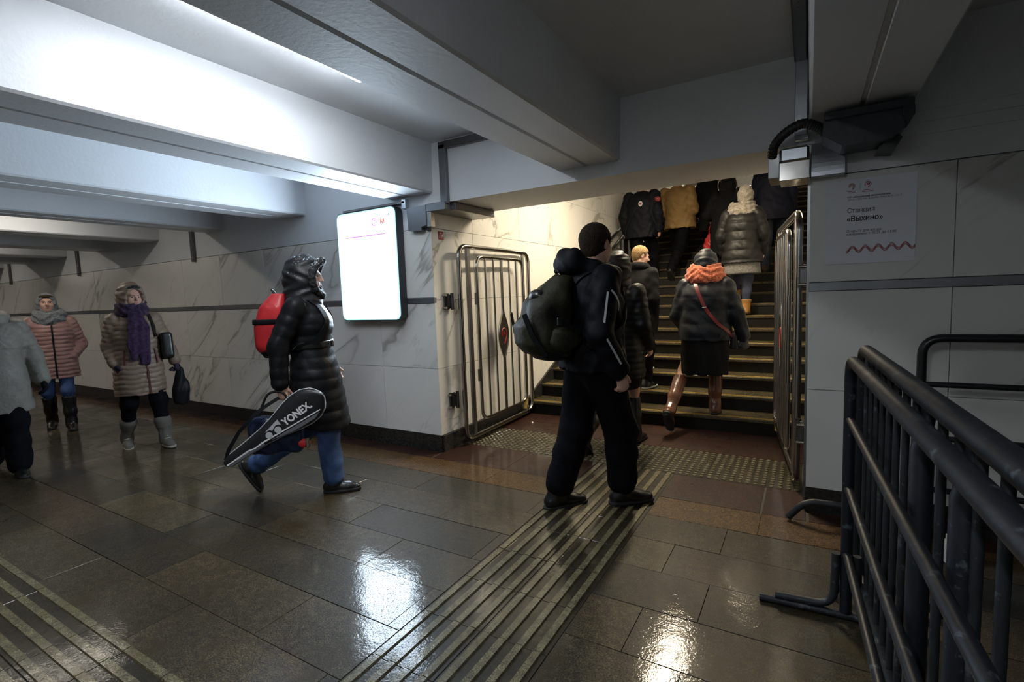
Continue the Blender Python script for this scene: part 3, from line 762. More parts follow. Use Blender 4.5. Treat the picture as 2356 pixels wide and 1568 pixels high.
# barrier with upright bars
B = empty('crowd_barrier', (.200, 2.48, 0), math.radians(-87.55)); T(B, 'dark crowd barrier with upright bars standing end-on beside the plain one', 'barrier')
L = 2.3
G().tube(fillet([(0, 0, .12), (0, 0, 1.075), (L, 0, 1.075), (L, 0, .12)], .07, 7), .024, 12).obj('frame', BARRIER, B, 60)
G().tube([(0, 0, .15), (L, 0, .15)], .017, 10).obj('rail', BARRIER_G, B, 60)
x = .10
while x < L - .05:
    G().tube([(x, 0, .15), (x, 0, 1.06)], .0095, 8).obj('bar', BARRIER_G, B, 60); x += .115
for x in (1.03, 1.34, 1.70): G().tube([(x, -.012, .15), (x, -.012, .96), (x, -.006, 1.01), (x, 0, 1.06)], [.023, .023, .014, .014], 10).obj('post', BARRIER, B, 60)
for xx in (.02, L - .02):
    G().tube(fillet([(xx, -.10, .018), (xx, -.03, .09), (xx, .10, .09), (xx, .28, .018)], .05, 5), .018, 8).obj('foot', BARRIER_G, B, 60)
    G().tube([(xx, 0, .09), (xx, 0, .16)], .018, 8).obj('foot_stem', BARRIER_G, B, 60)
# barrier leaning along the wall
Cb = rail_barrier((.50, 3.22, 0), 0, 2.2, 'black crowd barrier of plain horizontal rails standing along the notice wall', RAIL_BLK)
G().tube(fillet([(-.585, -.04, .015), (-.50, -.035, .125), (-.02, -.01, .125)], .07, 6), .020, 10).obj('foot', BARRIER_G, Cb, 60)
G().tube([(2.2, -.25, .016), (2.2, .1, .016)], .016, 8).obj('foot', BARRIER_G, Cb, 60)
G().tube([(0, -.20, .016), (0, .08, .016)], .016, 8).obj('foot', BARRIER_G, Cb, 60)
cup = empty('white_canister', (.61, 3.0, 0)); T(cup, 'small white plastic canister on the floor behind the barriers', 'container')
WP = simple('white_plastic', (.75, .75, .74), .4)
G().lathe([(.030, 0), (.036, .004), (.036, .105), (.030, .118)], 20).obj('body', WP, cup, 40)
G().lathe([(.031, .118), (.031, .135), (.027, .140)], 20).obj('cap', WP, cup, 40)
# ================================================================== implicit-surface modeller (smooth unions of tapered limbs, meshed by surface nets)
def V3(*a): return np.array(a if len(a) > 1 else a[0], float)
def unit(v): v = np.asarray(v, float); return v / max(np.linalg.norm(v), 1e-9)
def rotm(yaw=0, pitch=0, roll=0):      # yaw to the left, pitch up, roll to the right (degrees)
    return np.array(Euler((math.radians(pitch), math.radians(roll), math.radians(yaw)), 'XYZ').to_matrix())
class S:
    def __init__(s): s.ops = []
    def _add(s, mode, lo, hi, fn, k): s.ops.append((mode, np.asarray(lo, float), np.asarray(hi, float), fn, k)); return s
    def cone(s, a, b, ra, rb, k=.02, quilt=None, mode='u', sq=None):
        a, b = V3(a), V3(b); ba = b - a; L2 = max(ba @ ba, 1e-9); L = math.sqrt(L2)
        if sq is not None:
            ax, fac = unit(sq[0]), sq[1]      # squash the section along an axis
        def fn(P):
            q = P - a; h = np.clip(q @ ba / L2, 0, 1)
            w = q - h[:, None] * ba
            if sq is not None:
                c = w @ ax; w = w + np.outer(c * (1 / fac - 1), ax)
            d = np.sqrt((w * w).sum(1)) - (ra + (rb - ra) * h)
            if quilt: d = d - quilt[1] * (np.abs(np.sin(np.pi * (h * L / quilt[0] + (quilt[2] if len(quilt) > 2 else 0)))) ** .6 - .6)
            return d
        R = max(ra, rb) + .02
        return s._add(mode, np.minimum(a, b) - R, np.maximum(a, b) + R, fn, k)
    def chain(s, pts, rad, k=.02, **kw):
        for i in range(len(pts) - 1): s.cone(pts[i], pts[i + 1], rad[i], rad[i + 1], k, **kw)
        return s
    def ell(s, c, r, R=None, k=.02, mode='u', wob=None):
        c, r = V3(c), V3(r); m = r.min()
        def fn(P):
            q = P - c
            if R is not None: q = q @ R
            n0 = np.sqrt(((q / r) ** 2).sum(1)); n1 = np.sqrt(((q / (r * r)) ** 2).sum(1))
            d = n0 * (n0 - 1) / np.maximum(n1, 1e-6)
            if wob: d = d - wob(q)
            return d
        e = r.max() + .02 if R is not None else r + .02
        return s._add(mode, c - e, c + e, fn, k)
    def box(s, c, h, rad=.02, R=None, k=.02, mode='u'):
        c, h = V3(c), V3(h) - rad
        def fn(P):
            q = P - c
            if R is not None: q = q @ R
            q = np.abs(q) - h
            return np.sqrt((np.maximum(q, 0) ** 2).sum(1)) + np.minimum(q.max(1), 0) - rad
        e = np.linalg.norm(h + rad)
        return s._add(mode, c - e, c + e, fn, k)
    def loft(s, rows, cen=None, k=.03, quilt=None, p=2.4, dent=None):
        """stack of rounded horizontal sections: rows of (z, rx, ry, dx, dy)"""
        A = np.array(sorted(rows), float); z, rx, ry, dx, dy = A.T
        zz = np.linspace(z[0], z[-1], 60)
        def sm(v):
            w = np.interp(zz, z, v)
            for _ in range(6): w[1:-1] = (w[:-2] + w[1:-1] * 2 + w[2:]) / 4
            return w
        rx, ry, dx, dy = sm(rx), sm(ry), sm(dx), sm(dy)
        def fn(P):
            h = np.clip(P[:, 2], zz[0], zz[-1])
            a, b = np.interp(h, zz, rx), np.interp(h, zz, ry)
            u, v = P[:, 0] - np.interp(h, zz, dx), P[:, 1] - np.interp(h, zz, dy)
            n0 = ((np.abs(u) / a) ** p + (np.abs(v) / b) ** p) ** (1 / p)
            rho = np.sqrt(u * u + v * v); d = rho - rho / np.maximum(n0, 1e-4)
            d = np.where(n0 < .05, -np.minimum(a, b), d)
            if quilt:
                per, amp = quilt[0], quilt[1]; ph = quilt[2] if len(quilt) > 2 else 0
                wav = quilt[3] if len(quilt) > 3 else 0
                s_ = h + wav * np.sin(7 * np.arctan2(v, u))
                d = d - amp * (np.abs(np.sin(np.pi * (s_ / per + ph))) ** .6 - .6)
            if dent: d = d + dent(P, u, v)
            o = np.maximum(zz[0] - P[:, 2], P[:, 2] - zz[-1])
            return np.where(o > 0, np.sqrt(np.maximum(d, 0) ** 2 + o * o), np.maximum(d, o))
        m = .04
        lo = (min((dx - rx)) - m, min(dy - ry) - m, zz[0] - m); hi = (max(dx + rx) + m, max(dy + ry) + m, zz[-1] + m)
        return s._add('u', lo, hi, fn, k)
    def func(s, lo, hi, fn, k=.01, mode='u'): return s._add(mode, lo, hi, fn, k)
    def cut(s, p, n, k=.006):
        p, n = V3(p), unit(n)
        return s._add('c', (-9, -9, -9), (9, 9, 9), lambda P: (P - p) @ n, k)
    def bend(s, fn):      # displacement of the whole surface so far (positive = outward)
        return s._add('d', (-9, -9, -9), (9, 9, 9), fn, 0)
    def ev(s, P, mg=.03):
        d = np.full(len(P), 1.0)
        for mode, lo, hi, fn, k in s.ops:
            if mode == 'd': d = d - fn(P); continue
            if lo[0] < -8: idx = slice(None)
            else:
                e = k + mg; idx = np.nonzero(np.all((P > lo - e) & (P < hi + e), axis=1))[0]
                if len(idx) == 0: continue
            f = fn(P[idx]); a = d[idx]; kk = max(k, 1e-5)
            if mode == 'u': h = np.maximum(kk - np.abs(a - f), 0) / kk; r = np.minimum(a, f) - h * h * kk / 4
            else:
                g_ = f if mode == 'c' else -f
                h = np.maximum(kk - np.abs(a - g_), 0) / kk; r = np.maximum(a, g_) + h * h * kk / 4
            d[idx] = r
        return d
    def mesh(s, vox):
        us = [o for o in s.ops if o[0] == 'u']
        lo = np.min([o[1] for o in us], 0) - 2 * vox; hi = np.max([o[2] for o in us], 0) + 2 * vox
        B = 8; bs = B * vox; nb = np.ceil((hi - lo) / bs).astype(int)
        g_ = np.stack(np.meshgrid(*[np.arange(n) for n in nb], indexing='ij'), -1).reshape(-1, 3)
        dc = s.ev(lo + (g_ + .5) * bs, bs * 1.2)
        g_ = g_[np.abs(dc) < bs * 1.25 + .02]
        loc = np.stack(np.meshgrid(*[np.arange(B + 1)] * 3, indexing='ij'), -1).reshape(-1, 3)
        pts = (lo + (g_[:, None, :] * B + loc[None]) * vox).reshape(-1, 3)
        val = s.ev(pts, 4 * vox).reshape(len(g_), B + 1, B + 1, B + 1)
        co = [(i, j, l) for i in (0, 1) for j in (0, 1) for l in (0, 1)]
        cv = np.stack([val[:, i:i + B, j:j + B, l:l + B] for i, j, l in co], -1)
        ins = cv < 0; act = ins.any(-1) & ~ins.all(-1)
        w = np.nonzero(act); cv = cv[w]; ijk = g_[w[0]] * B + np.stack(w[1:], -1)
        acc = np.zeros((len(cv), 3)); cnt = np.zeros(len(cv)); cof = np.array(co, float)
        for a in range(8):
            for b in range(a + 1, 8):
                if np.abs(cof[a] - cof[b]).sum() != 1: continue
                va, vb = cv[:, a], cv[:, b]; m = (va < 0) != (vb < 0); t = np.where(m, va / np.where(m, va - vb, 1), 0)
                acc += m[:, None] * (cof[a] + t[:, None] * (cof[b] - cof[a])); cnt += m
        vert = lo + (ijk + acc / cnt[:, None]) * vox
        def key(q): return ((q[:, 0] + 2) * 4096 + q[:, 1] + 2) * 4096 + q[:, 2] + 2
        ks = key(ijk); order = np.argsort(ks); sk = ks[order]
        def look(q):
            kq = key(q); i = np.searchsorted(sk, kq); i = np.clip(i, 0, len(sk) - 1); return np.where(sk[i] == kq, order[i], -1)
        quads = []
        for ax, ci in ((0, 4), (1, 2), (2, 1)):
            a_, b_ = (ax + 1) % 3, (ax + 2) % 3
            s0, s1 = cv[:, 0] < 0, cv[:, ci] < 0; m = s0 != s1; q = ijk[m]
            ea = np.zeros(3, int); ea[a_] = 1; eb = np.zeros(3, int); eb[b_] = 1
            n = [look(q), look(q - ea), look(q - ea - eb), look(q - eb)]
            Q = np.stack(n, -1); ok = (Q >= 0).all(-1); Q = Q[ok]; fl_ = s0[m][ok]
            Q = np.where(fl_[:, None], Q, Q[:, ::-1]); quads.append(Q)
        return vert, np.concatenate(quads)
    def obj(s, name, mat, parent, vox, loc=None, off=None):
        v, q = s.mesh(vox)
        if off is not None: v = v - np.asarray(off)
        me = bpy.data.meshes.new(name); n, m = len(v), len(q)
        me.vertices.add(n); me.vertices.foreach_set('co', v.astype(np.float32).ravel())
        me.loops.add(4 * m); me.loops.foreach_set('vertex_index', q.astype(np.int32).ravel())
        me.polygons.add(m); me.polygons.foreach_set('loop_start', np.arange(m, dtype=np.int32) * 4)
        me.update(calc_edges=True); me.validate(); me.shade_smooth()
        me.materials.append(mat)
        o = bpy.data.objects.new(name, me); C.objects.link(o); o.parent = parent
        if loc is not None: o.location = loc
        return o

# ================================================================== people
def heading(f): return math.atan2(-f[0], f[1])
def joints(ht, **kw):
    s = ht / 1.72
    J = dict(pel=V3(0, 0, .93) * s, neck=V3(0, -.03, 1.45) * s, hd=V3(0, .015, 1.605) * s, HR=rotm(),
             shR=V3(.18, -.03, 1.40) * s, elR=V3(.24, -.06, 1.12) * s, wrR=V3(.25, .02, .87) * s,
             shL=V3(-.18, -.03, 1.40) * s, elL=V3(-.24, -.06, 1.12) * s, wrL=V3(-.25, .02, .87) * s,
             hipR=V3(.09, 0, .91) * s, knR=V3(.09, .03, .50) * s, anR=V3(.09, 0, .085) * s,
             hipL=V3(-.09, 0, .91) * s, knL=V3(-.09, .03, .50) * s, anL=V3(-.09, 0, .085) * s,
             fdR=V3(.08, 1, 0), fdL=V3(-.08, 1, 0), s=s, handR=None, handL=None)
    for k, v in kw.items(): J[k] = v if k in ('HR', 'handR', 'handL') else (V3(v) if hasattr(v, '__len__') else v)
    J['fdR'] = unit(J['fdR']); J['fdL'] = unit(J['fdL'])
    return J
def foot_frame(fd):
    f = unit(fd); r = unit(np.cross(f, (0, 0, 1))); u = np.cross(r, f); return f, r, u
def hand_prims(g, wr, d, n, t, s=1.0, curl=25, grow=0.0, thumb=35):
    """palm, four unequal fingers bent at the knuckles and a thumb leaving the side of the palm"""
    d, n = unit(d), unit(n); n = unit(n - d * (n @ d)); t = unit(t); t = unit(t - d * (t @ d) - n * (t @ n)); wr = V3(wr)
    g.cone(wr - d * .03 * s, wr + d * .02 * s, .026 * s + grow, .026 * s + grow, .02)
    g.cone(wr + d * .025 * s, wr + d * .082 * s, .030 * s + grow, .033 * s + grow, .02, sq=(n, .5))
    g.cone(wr + d * .05 * s + t * .012 * s, wr + d * .085 * s + t * .018 * s, .018 * s + grow, .016 * s + grow, .02)
    for off, ln, c in ((.029, .92, .9), (.0095, 1.0, 1.0), (-.0105, .94, 1.05), (-.0290, .76, 1.15)):
        p = wr + d * (.086 if abs(off) < .02 else .081) * s + t * off * s; dd = d; ang = math.radians(curl * c)
        for i, l in enumerate((.036, .025, .021)):
            dd = unit(dd * math.cos(ang) + n * math.sin(ang)) if i == 0 else unit(dd * math.cos(ang) + unit(np.cross(np.cross(dd, n), dd)) * math.sin(ang))
            q = p + dd * l * ln * s; r0 = (.0092, .0084, .0076)[i] * s + grow
            g.cone(p, q, r0, r0 * .92, .004); p = q
    p = wr + d * .022 * s + t * .024 * s; a = math.radians(thumb); dd = unit(d * math.cos(a) + t * math.sin(a) + n * .25)
    q = p + dd * .040 * s; g.cone(p, q, .0135 * s + grow, .0105 * s + grow, .012)
    dd = unit(dd + d * .45 + n * .2); g.cone(q, q + dd * .030 * s, .0102 * s + grow, .0088 * s + grow, .004)
def head_prims(g, c, R, s=1.0, jaw=1.0):
    def L(x, y, z): return V3(c) + R @ V3(x, y, z) * s
    g.ell(L(0, -.014, .028), V3(.074, .094, .086) * s, R, .02)
    g.ell(L(0, .028, -.030), V3(.057 * jaw, .062, .080) * s, R, .035)
    g.ell(L(0, .052, -.088), V3(.030 * jaw, .028, .022) * s, R, .035)
    for x in (-1, 1):
        g.ell(L(x * .036, .054, -.030), V3(.026, .026, .028) * s, R, .025)
        g.ell(L(x * .046 * jaw, .005, -.066), V3(.020, .038, .026) * s, R, .03)
    g.ell(L(0, .080, .022), V3(.048, .014, .010) * s, R, .016)
    for x in (-1, 1): g.ell(L(x * .031, .100, .004), V3(.017, .018, .011) * s, R, .012, mode='s')
    g.cone(L(0, .088, .016), L(0, .113, -.026), .0075 * s, .0115 * s, .012)
    for x in (-1, 1): g.ell(L(x * .010, .098, -.031), V3(.008, .010, .007) * s, R, .008)
    g.ell(L(0, .088, -.052), V3(.022, .010, .0055) * s, R, .006); g.ell(L(0, .087, -.064), V3(.019, .010, .006) * s, R, .006)
    for x in (-1, 1):
        g.ell(L(x * .077, -.012, -.004), V3(.008, .021, .031) * s, R @ rotm(x * -18), .008)
        g.ell(L(x * .086, -.008, -.004), V3(.006, .012, .019) * s, R @ rotm(x * -18), .006, mode='s')
def body(root, J, vox, skin, slim=1.0):
    s = J['s']; g = S(); n = J['neck']; p = J['pel']
    head_prims(g, J['hd'], J['HR'], s * .98)
    g.cone(J['hd'] + J['HR'] @ V3(0, -.03, -.06) * s, n + V3(0, .005, 0), .050 * s, .056 * s, .03)
    ch = p + (n - p) * .72
    g.cone(n + V3(0, 0, -.04), ch, .085 * s, .12 * s * slim, .06, sq=((0, 1, 0), .8)); g.cone(ch, p + V3(0, 0, .10), .12 * s * slim, .105 * s * slim, .06, sq=((0, 1, 0), .8)); g.cone(p + V3(0, 0, .10), p, .105 * s, .12 * s * slim, .06, sq=((0, 1, 0), .85))
    for q in 'RL':
        g.cone(n + V3(0, 0, -.07), J['sh' + q], .06 * s, .045 * s, .04)
        g.chain([J['sh' + q], J['el' + q], J['wr' + q]], [.042 * s, .034 * s, .024 * s], .02)
        h = J['hand' + q] or {}
        d = h.get('d', unit(J['wr' + q] - J['el' + q]))
        hand_prims(g, J['wr' + q], d, h.get('n', V3(-1 if q == 'R' else 1, .2, 0)), h.get('t', V3(0, 1, 0)), s * h.get('s', .98), h.get('curl', 25), 0, h.get('thumb', 35))
        g.chain([J['hip' + q], J['kn' + q], J['an' + q]], [.075 * s * slim, .048 * s, .032 * s], .03)
        f, r, u = foot_frame(J['fd' + q]); a = J['an' + q]
        g.cone(a - f * .02 * s - u * .03 * s, a + f * .12 * s - u * .05 * s, .032 * s, .022 * s, .02)
    return g.obj('body', skin, root, vox)
def eyes(root_body, J, brow=None, lips=None, white=None, iris=None):
    s = J['s'] * .98; c, R = J['hd'], J['HR']
    def L(x, y, z): return V3(c) + R @ V3(x, y, z) * s
    for x in (-1, 1):
        e = S().ell(L(x * .031, .0755, .003), V3(.0130, .0115, .0075) * s, R, .001).obj('eye', white, root_body, .0035)
        S().ell(L(x * .031, .0835, .003), V3(.0066, .0045, .0066) * s, R, .001).obj('iris', iris, e, .002)
        if brow: S().cone(L(x * .014, .0935, .021), L(x * .046, .084, .026), .0035 * s, .0028 * s, .002).obj('eyebrow', brow, root_body, .0025)
    if lips:
        l = S(); l.ell(L(0, .0895, -.0525), V3(.0215, .0095, .0048) * s, R, .003); l.ell(L(0, .0885, -.0635), V3(.0185, .0100, .0058) * s, R, .001); l.obj('lips', lips, root_body, .0025)
def shoe(root, J, q, mat, sole, vox=.007, top=.02, rt=.05, shaft=None, L=.27, name='shoe', flare=0.0, heel=0.0, cuff=None, laces=None):
    s = J['s']; a = J['an' + q]; f, r, u = foot_frame(J['fd' + q]); k = L / .27; g = S()
    B = lambda x, y, z: a + r * x + f * y * k + u * z
    h = .085 * s
    g.cone(B(0, -.045, -.045), B(0, .0, -.03), .038, .042, .03); g.cone(B(0, .0, -.035), B(0, .10, -.052), .042, .036, .03)
    g.cone(B(0, .08, -.055), B(0, .155, -.062), .041, .033, .03, sq=(u, .85)); g.cone(B(0, -.02, -.03), B(0, -.005, top), .043, rt, .03)
    if shaft is not None:
        kn = J['kn' + q]; pts = [a, a + (kn - a) * .35, a + (kn - a) * shaft]
        g.chain(pts, [.046, .056, .060 + flare], .03)
    g.cut(B(0, 0, -h + .018), -u)
    if shaft is not None: g.cut(a + (J['kn' + q] - a) * shaft, unit(J['kn' + q] - a))
    else: g.cut(B(0, 0, top + .03), u)
    g.bend(lambda P: .0022 * np.sin((P @ f) * 95 + 3 * np.sin((P @ r) * 40)) * np.clip(((P - a) @ u + .05) * 12, 0, 1))
    o = g.obj(name, mat, root, vox)
    def out(P):
        q_ = P - a; y, x = q_ @ f / k, q_ @ r; t = np.clip((y + .05) / .20, 0, 1)
        d2 = np.sqrt(x * x + np.maximum(np.abs(y - .052) - .102, 0) ** 2 * 1.0) - (.034 + .010 * np.sin(np.pi * np.clip(t, 0, 1)) + .004 * t)
        z = q_ @ u; bot = -h; top_ = -h + .022
        return np.maximum(d2, np.maximum(bot - z, z - top_))
    sg = S().func(np.minimum(B(-.07, -.12, -.13), B(.07, .21, .0)) - .08, np.maximum(B(-.07, -.12, -.13), B(.07, .21, .0)) + .08, out)
    if heel: sg.cone(B(0, -.045, -h + .02), B(0, -.04, -h), .030, .026, .01)
    sg.obj('sole', sole, o, .006)
    if cuff:
        kn = J['kn' + q]; c = a + (kn - a) * shaft; S().cone(c - unit(kn - a) * .03, c + unit(kn - a) * .012, .062 + flare, .07 + flare, .01).cone(c - unit(kn - a) * .05, c + unit(kn - a) * .03, .052, .052, .01, mode='s').obj('fold_over_cuff', cuff, o, .008)
    if laces:
        g = G()
        for i in range(4):
            z = -.020 + .022 * i; y = .078 - .016 * i
            g.tube([tuple(B(-.028, y - .01, z - .006)), tuple(B(0, y + .012, z + .003)), tuple(B(.028, y - .01, z - .006))], .0042, 6)
        g.obj('laces', laces, o, 60)
    return o
def trousers(root, J, mat, r=(.105, .085, .068, .062), vox=.010, end=.94, wr=.006, name='trousers', top=.10):
    g = S(); p = J['pel']; s = J['s']
    g.cone(p + V3(0, 0, top), p + V3(0, 0, -.03), .125 * s, .13 * s, .05, sq=((0, 1, 0), .85))
    for q in 'RL':
        h, kn, an = J['hip' + q], J['kn' + q], J['an' + q]; e = kn + (an - kn) * end
        g.chain([h, kn, kn + (e - kn) * .45, e], [r[0] * s, r[1] * s, r[2] * s, r[3] * s], .03)
    for q in 'RL':
        kn, an = J['kn' + q], J['an' + q]; ax = unit(an - kn); e = kn + (an - kn) * end
    def wob(P):
        z = P[:, 2]; return wr * (np.sin(z * 24 + 4 * np.sin(P[:, 0] * 9 + P[:, 1] * 17 + z * 5)) * .6 + .4 * np.sin(z * 47 + P[:, 1] * 40 + P[:, 0] * 31)) * np.clip((p[2] - .05 - z) * 3, .15, 1)
    g.bend(wob)
    return g.obj(name, mat, root, vox)
def sleeves(g, J, r, quilt=None, k=.045, cuff=.0):
    for q in 'RL':
        a, b, c = J['sh' + q], J['el' + q], J['wr' + q]; c2 = c - unit(c - b) * cuff
        g.cone(a, b, r[0], r[1], k, quilt); g.cone(b, c2, r[1], r[2], .02, quilt)
SURF = {}
def name_key(root): return root.name
def lay(g, pts, gap=.003, n=5, mx=.09):
    """subdivide a strap path and set it onto the cloth surface g; returns points and outward normals"""
    P = [V3(p) for p in pts]; Q = []
    for i in range(len(P) - 1): Q += [P[i] + (P[i + 1] - P[i]) * k / n for k in range(n)]
    Q = np.array(Q + [P[-1]]); O = Q.copy(); e = .004
    def grad(X): return np.stack([g.ev(X + np.eye(3)[k] * e, .3) - g.ev(X - np.eye(3)[k] * e, .3) for k in range(3)], -1)
    for _ in range(8):
        N = grad(Q); N /= np.maximum(np.linalg.norm(N, axis=1), 1e-9)[:, None]; Q = Q - N * (g.ev(Q, .3) - gap)[:, None] * .8
    far = np.linalg.norm(Q - O, axis=1) > mx; Q[far] = O[far]
    for _ in range(2): Q[1:-1] = (Q[:-2] + 2 * Q[1:-1] + Q[2:]) / 4
    N = grad(Q); N /= np.maximum(np.linalg.norm(N, axis=1), 1e-9)[:, None]
    return list(Q), list(N)
def coat(root, J, mat, rows, r=(.075, .062, .05), quilt=None, squilt=None, vox=.010, name='coat', cuff=.01, hem=None, wr=.003, extra=None, dent=None, p=2.4):
    g = S(); g.loft([(z, rx, ry, dx, dy) for z, rx, ry, dx, dy in rows], quilt=quilt, dent=dent, p=p)
    sleeves(g, J, r, squilt or (quilt and (quilt[0], quilt[1] * .8)), .035, cuff)
    if extra: extra(g)
    if hem: g.cut(*hem)
    SURF[name_key(root)] = g
    if wr: g.bend(lambda P: wr * (np.sin(P[:, 2] * 38 + 4 * np.sin(P[:, 0] * 17) + 3 * np.sin(P[:, 1] * 21)) * .6 + .4 * np.sin(P[:, 0] * 33 + P[:, 2] * 60)))
    return g.obj(name, mat, root, vox)
def rows_for(J, hem, w, d, lean=True, hemw=None, hemd=None, sh=1.0):
    """coat sections from the hem to the collar for shoulder half-width w and half-depth d"""
    p, n = J['pel'], J['neck']
    def c(z): t = max(0, (z - p[2]) / (n[2] - p[2])); return p[0] + (n[0] - p[0]) * t, p[1] + (n[1] - p[1]) * t
    zs = [(hem, hemw or w * 1.08, hemd or d * 1.12), (p[2] - .02, w * 1.04, d * 1.08), (p[2] + .14, w * .93, d * .95), (p[2] + .30, w * .99, d * 1.02), (n[2] - .11, w * .96 * sh, d * .92), (n[2] - .045, w * .72 * sh, d * .74), (n[2] + .01, .085, .082)]
    return [(z, a, b, *c(z)) for z, a, b in zs]
def hair_cap(root, J, mat, vox=.006, vol=.012, low=-.03, strands=.0035, name='hair', face=True, fringe=.03):
    s = J['s'] * .98; c, R = J['hd'], J['HR']
    def L(x, y, z): return V3(c) + R @ V3(x, y, z) * s
    g = S(); g.ell(L(0, -.016, .030), (V3(.076, .096, .088) + vol) * s, R, .01)
    g.ell(L(0, -.055, -.03), V3(.058, .045, .055) * s, R, .03)
    g.cut(L(0, 0, low - .03), R @ V3(0, .42, -1), .02)
    g.box(L(0, .115, -.045), V3(.085, .075, .07 + fringe) * s, .02, R, .02, mode='s')
    for x in (-1, 1): g.ell(L(x * .085, .0, -.012), V3(.02, .03, .042) * s, R, .01, mode='s')
    g.bend(lambda P: strands * np.sin(((P - c) @ R[:, 0]) * 210 + 6 * np.sin(((P - c) @ R[:, 2]) * 60) + ((P - c) @ R[:, 1]) * 90))
    return g.obj(name, mat, root, vox)
SKIN = simple('skin', (.52, .30, .22), .55, col2=(.58, .35, .27), nscale=25, bmp=.05, bscale=200)
SKIN_D = SKIN
EYE_W = simple('eye_white', (.30, .27, .25), .3); IRIS = simple('dark_iris', (.03, .025, .02), .2); BROW = simple('brow_hair', (.05, .03, .02), .8); LIPS = simple('lips', (.38, .12, .11), .5)
BLK_NYLON = simple('black_nylon', (.006, .0065, .008), .48, spec=.2, bmp=.25, bscale=35, bdist=.01)
BLK_WOOL = simple('black_wool', (.006, .006, .007), .9, bmp=.2, bscale=120, spec=.15)
BLK_JKT = simple('black_jacket_cloth', (.0035, .004, .0065), .65, bmp=.35, bscale=14, bdist=.02, spec=.15)
BLK_TRS = simple('black_trouser_cloth', (.003, .003, .0048), .85, bmp=.4, bscale=16, bdist=.02, spec=.12)
BLK_LTH = simple('black_leather', (.008, .008, .008), .3, bmp=.3, bscale=60)
RUBBER = simple('black_rubber', (.012, .012, .012), .7)
FUR_BLK = m_knit('black_fur', (.006, .006, .007), (.05, .045, .04), 150)
JEANS = m_jeans('blue_jeans', (.022, .05, .13))
JEANS_D = m_jeans('dark_jeans', (.010, .014, .03))
RED_NYL = simple('red_nylon', (.55, .018, .022), .4, col2=(.42, .012, .018), nscale=8, bmp=.3, bscale=30, bdist=.01)
OLIVE = simple('olive_canvas', (.022, .0215, .010), .6, col2=(.014, .0135, .007), nscale=9, spec=.25, bmp=.45, bscale=26, bdist=.012)
REFLECT = simple('reflective_piping', (.62, .63, .66), .4)
def wpos(loc, f, p):        # point of a person's own frame -> world
    a = heading(f); R = Matrix.Rotation(a, 3, 'Z'); return Vector(loc) + R @ Vector(p)
def carry(name, loc, f, c, label, cat, group=None):
    """a carried thing: its own top-level Empty at c (given in the carrier's frame), same heading"""
    r = empty(name, tuple(wpos(loc, f, c)), heading(f)); T(r, label, cat, group); return r
def snow_mat(name, col, rough, amt=.62, dens=70):
    m, t, b = nt(name); v = coords(t, obj=True)
    gz = nd(t, 'ShaderNodeNewGeometry').outputs['Normal']; sx = nd(t, 'ShaderNodeSeparateXYZ'); t.links.new(gz, sx.inputs[0])
    k = ramp(t, noise(t, v, dens, 3, .6), [(amt, g3(0)), (amt + .03, g3(1))]); up = ramp(t, sx.outputs[2], [(.25, g3(0)), (.8, g3(1))])
    f = nd(t, 'ShaderNodeMath', _operation='MULTIPLY'); t.links.new(k, f.inputs[0]); t.links.new(up, f.inputs[1])
    t.links.new(mixc(t, f.outputs[0], col, (.75, .8, .85)), b.inputs['Base Color']); b.inputs['Roughness'].default_value = rough
    bump(t, b, noise(t, v, 40, 4), .25, .01); return m
SNOWY = snow_mat('snow_flecked_black_nylon', (.006, .0065, .008), .5)
SNOWY_FUR = snow_mat('snow_flecked_fur', (.012, .011, .011), .8, .56, 90)
def hood_up(root, J, mat, fur=None, vox=.008, r=(.118, .135, .150), c=(0, -.025, .012), op=(.080, .13, .105), oc=(0, .13, -.015), ring=None, quilt=None, neckr=.105, furmat=None, name='hood', fr=.032):
    s = J['s'] * .98; hc, R = J['hd'], J['HR']
    def L(x, y, z): return V3(hc) + R @ V3(x, y, z) * s
    g = S(); wob = None
    if quilt: wob = lambda q: quilt[1] * (np.abs(np.sin(np.pi * q[:, 2] / quilt[0])) ** .6 - .6)
    g.ell(L(*c), V3(r) * s, R, .01, wob=wob); g.cone(L(0, -.03, -.07), J['neck'] + V3(0, 0, -.01), neckr * s, (neckr + .02) * s, .05)
    g.ell(L(*oc), V3(op) * s, R, .02, mode='s')
    g.bend(lambda P: .004 * np.sin(((P - hc) @ R[:, 1]) * 45 + 4 * np.sin(((P - hc) @ R[:, 2]) * 30)))
    o = g.obj(name, mat, root, vox)
    if fur:
        rx, rz, y, z0 = fur; pts = []
        f = S()
        N = 18
        P_ = [L(rx * math.cos(a), y - .055 * abs(math.cos(a)) ** 1.5, z0 + rz * math.sin(a)) for a in [2 * math.pi * i / N for i in range(N + 1)]]
        for i in range(N): f.cone(P_[i], P_[i + 1], fr * s, fr * s, .01)
        f.bend(lambda P: .0016 * (np.sin(P[:, 0] * 190 + 5 * np.sin(P[:, 2] * 70)) + np.sin(P[:, 2] * 170 + P[:, 1] * 140 + 4 * np.sin(P[:, 0] * 60))))
        f.obj('fur_trim', furmat or FUR_BLK, o, .006)
    return o
def ring_strap(pts, w, th, nrm, name, mat, parent, off=(0, 0, 0)):
    g = G(off); g.strap([tuple(p) for p in pts], w, th, [tuple(n) for n in nrm]); return g.obj(name, mat, parent, 60)
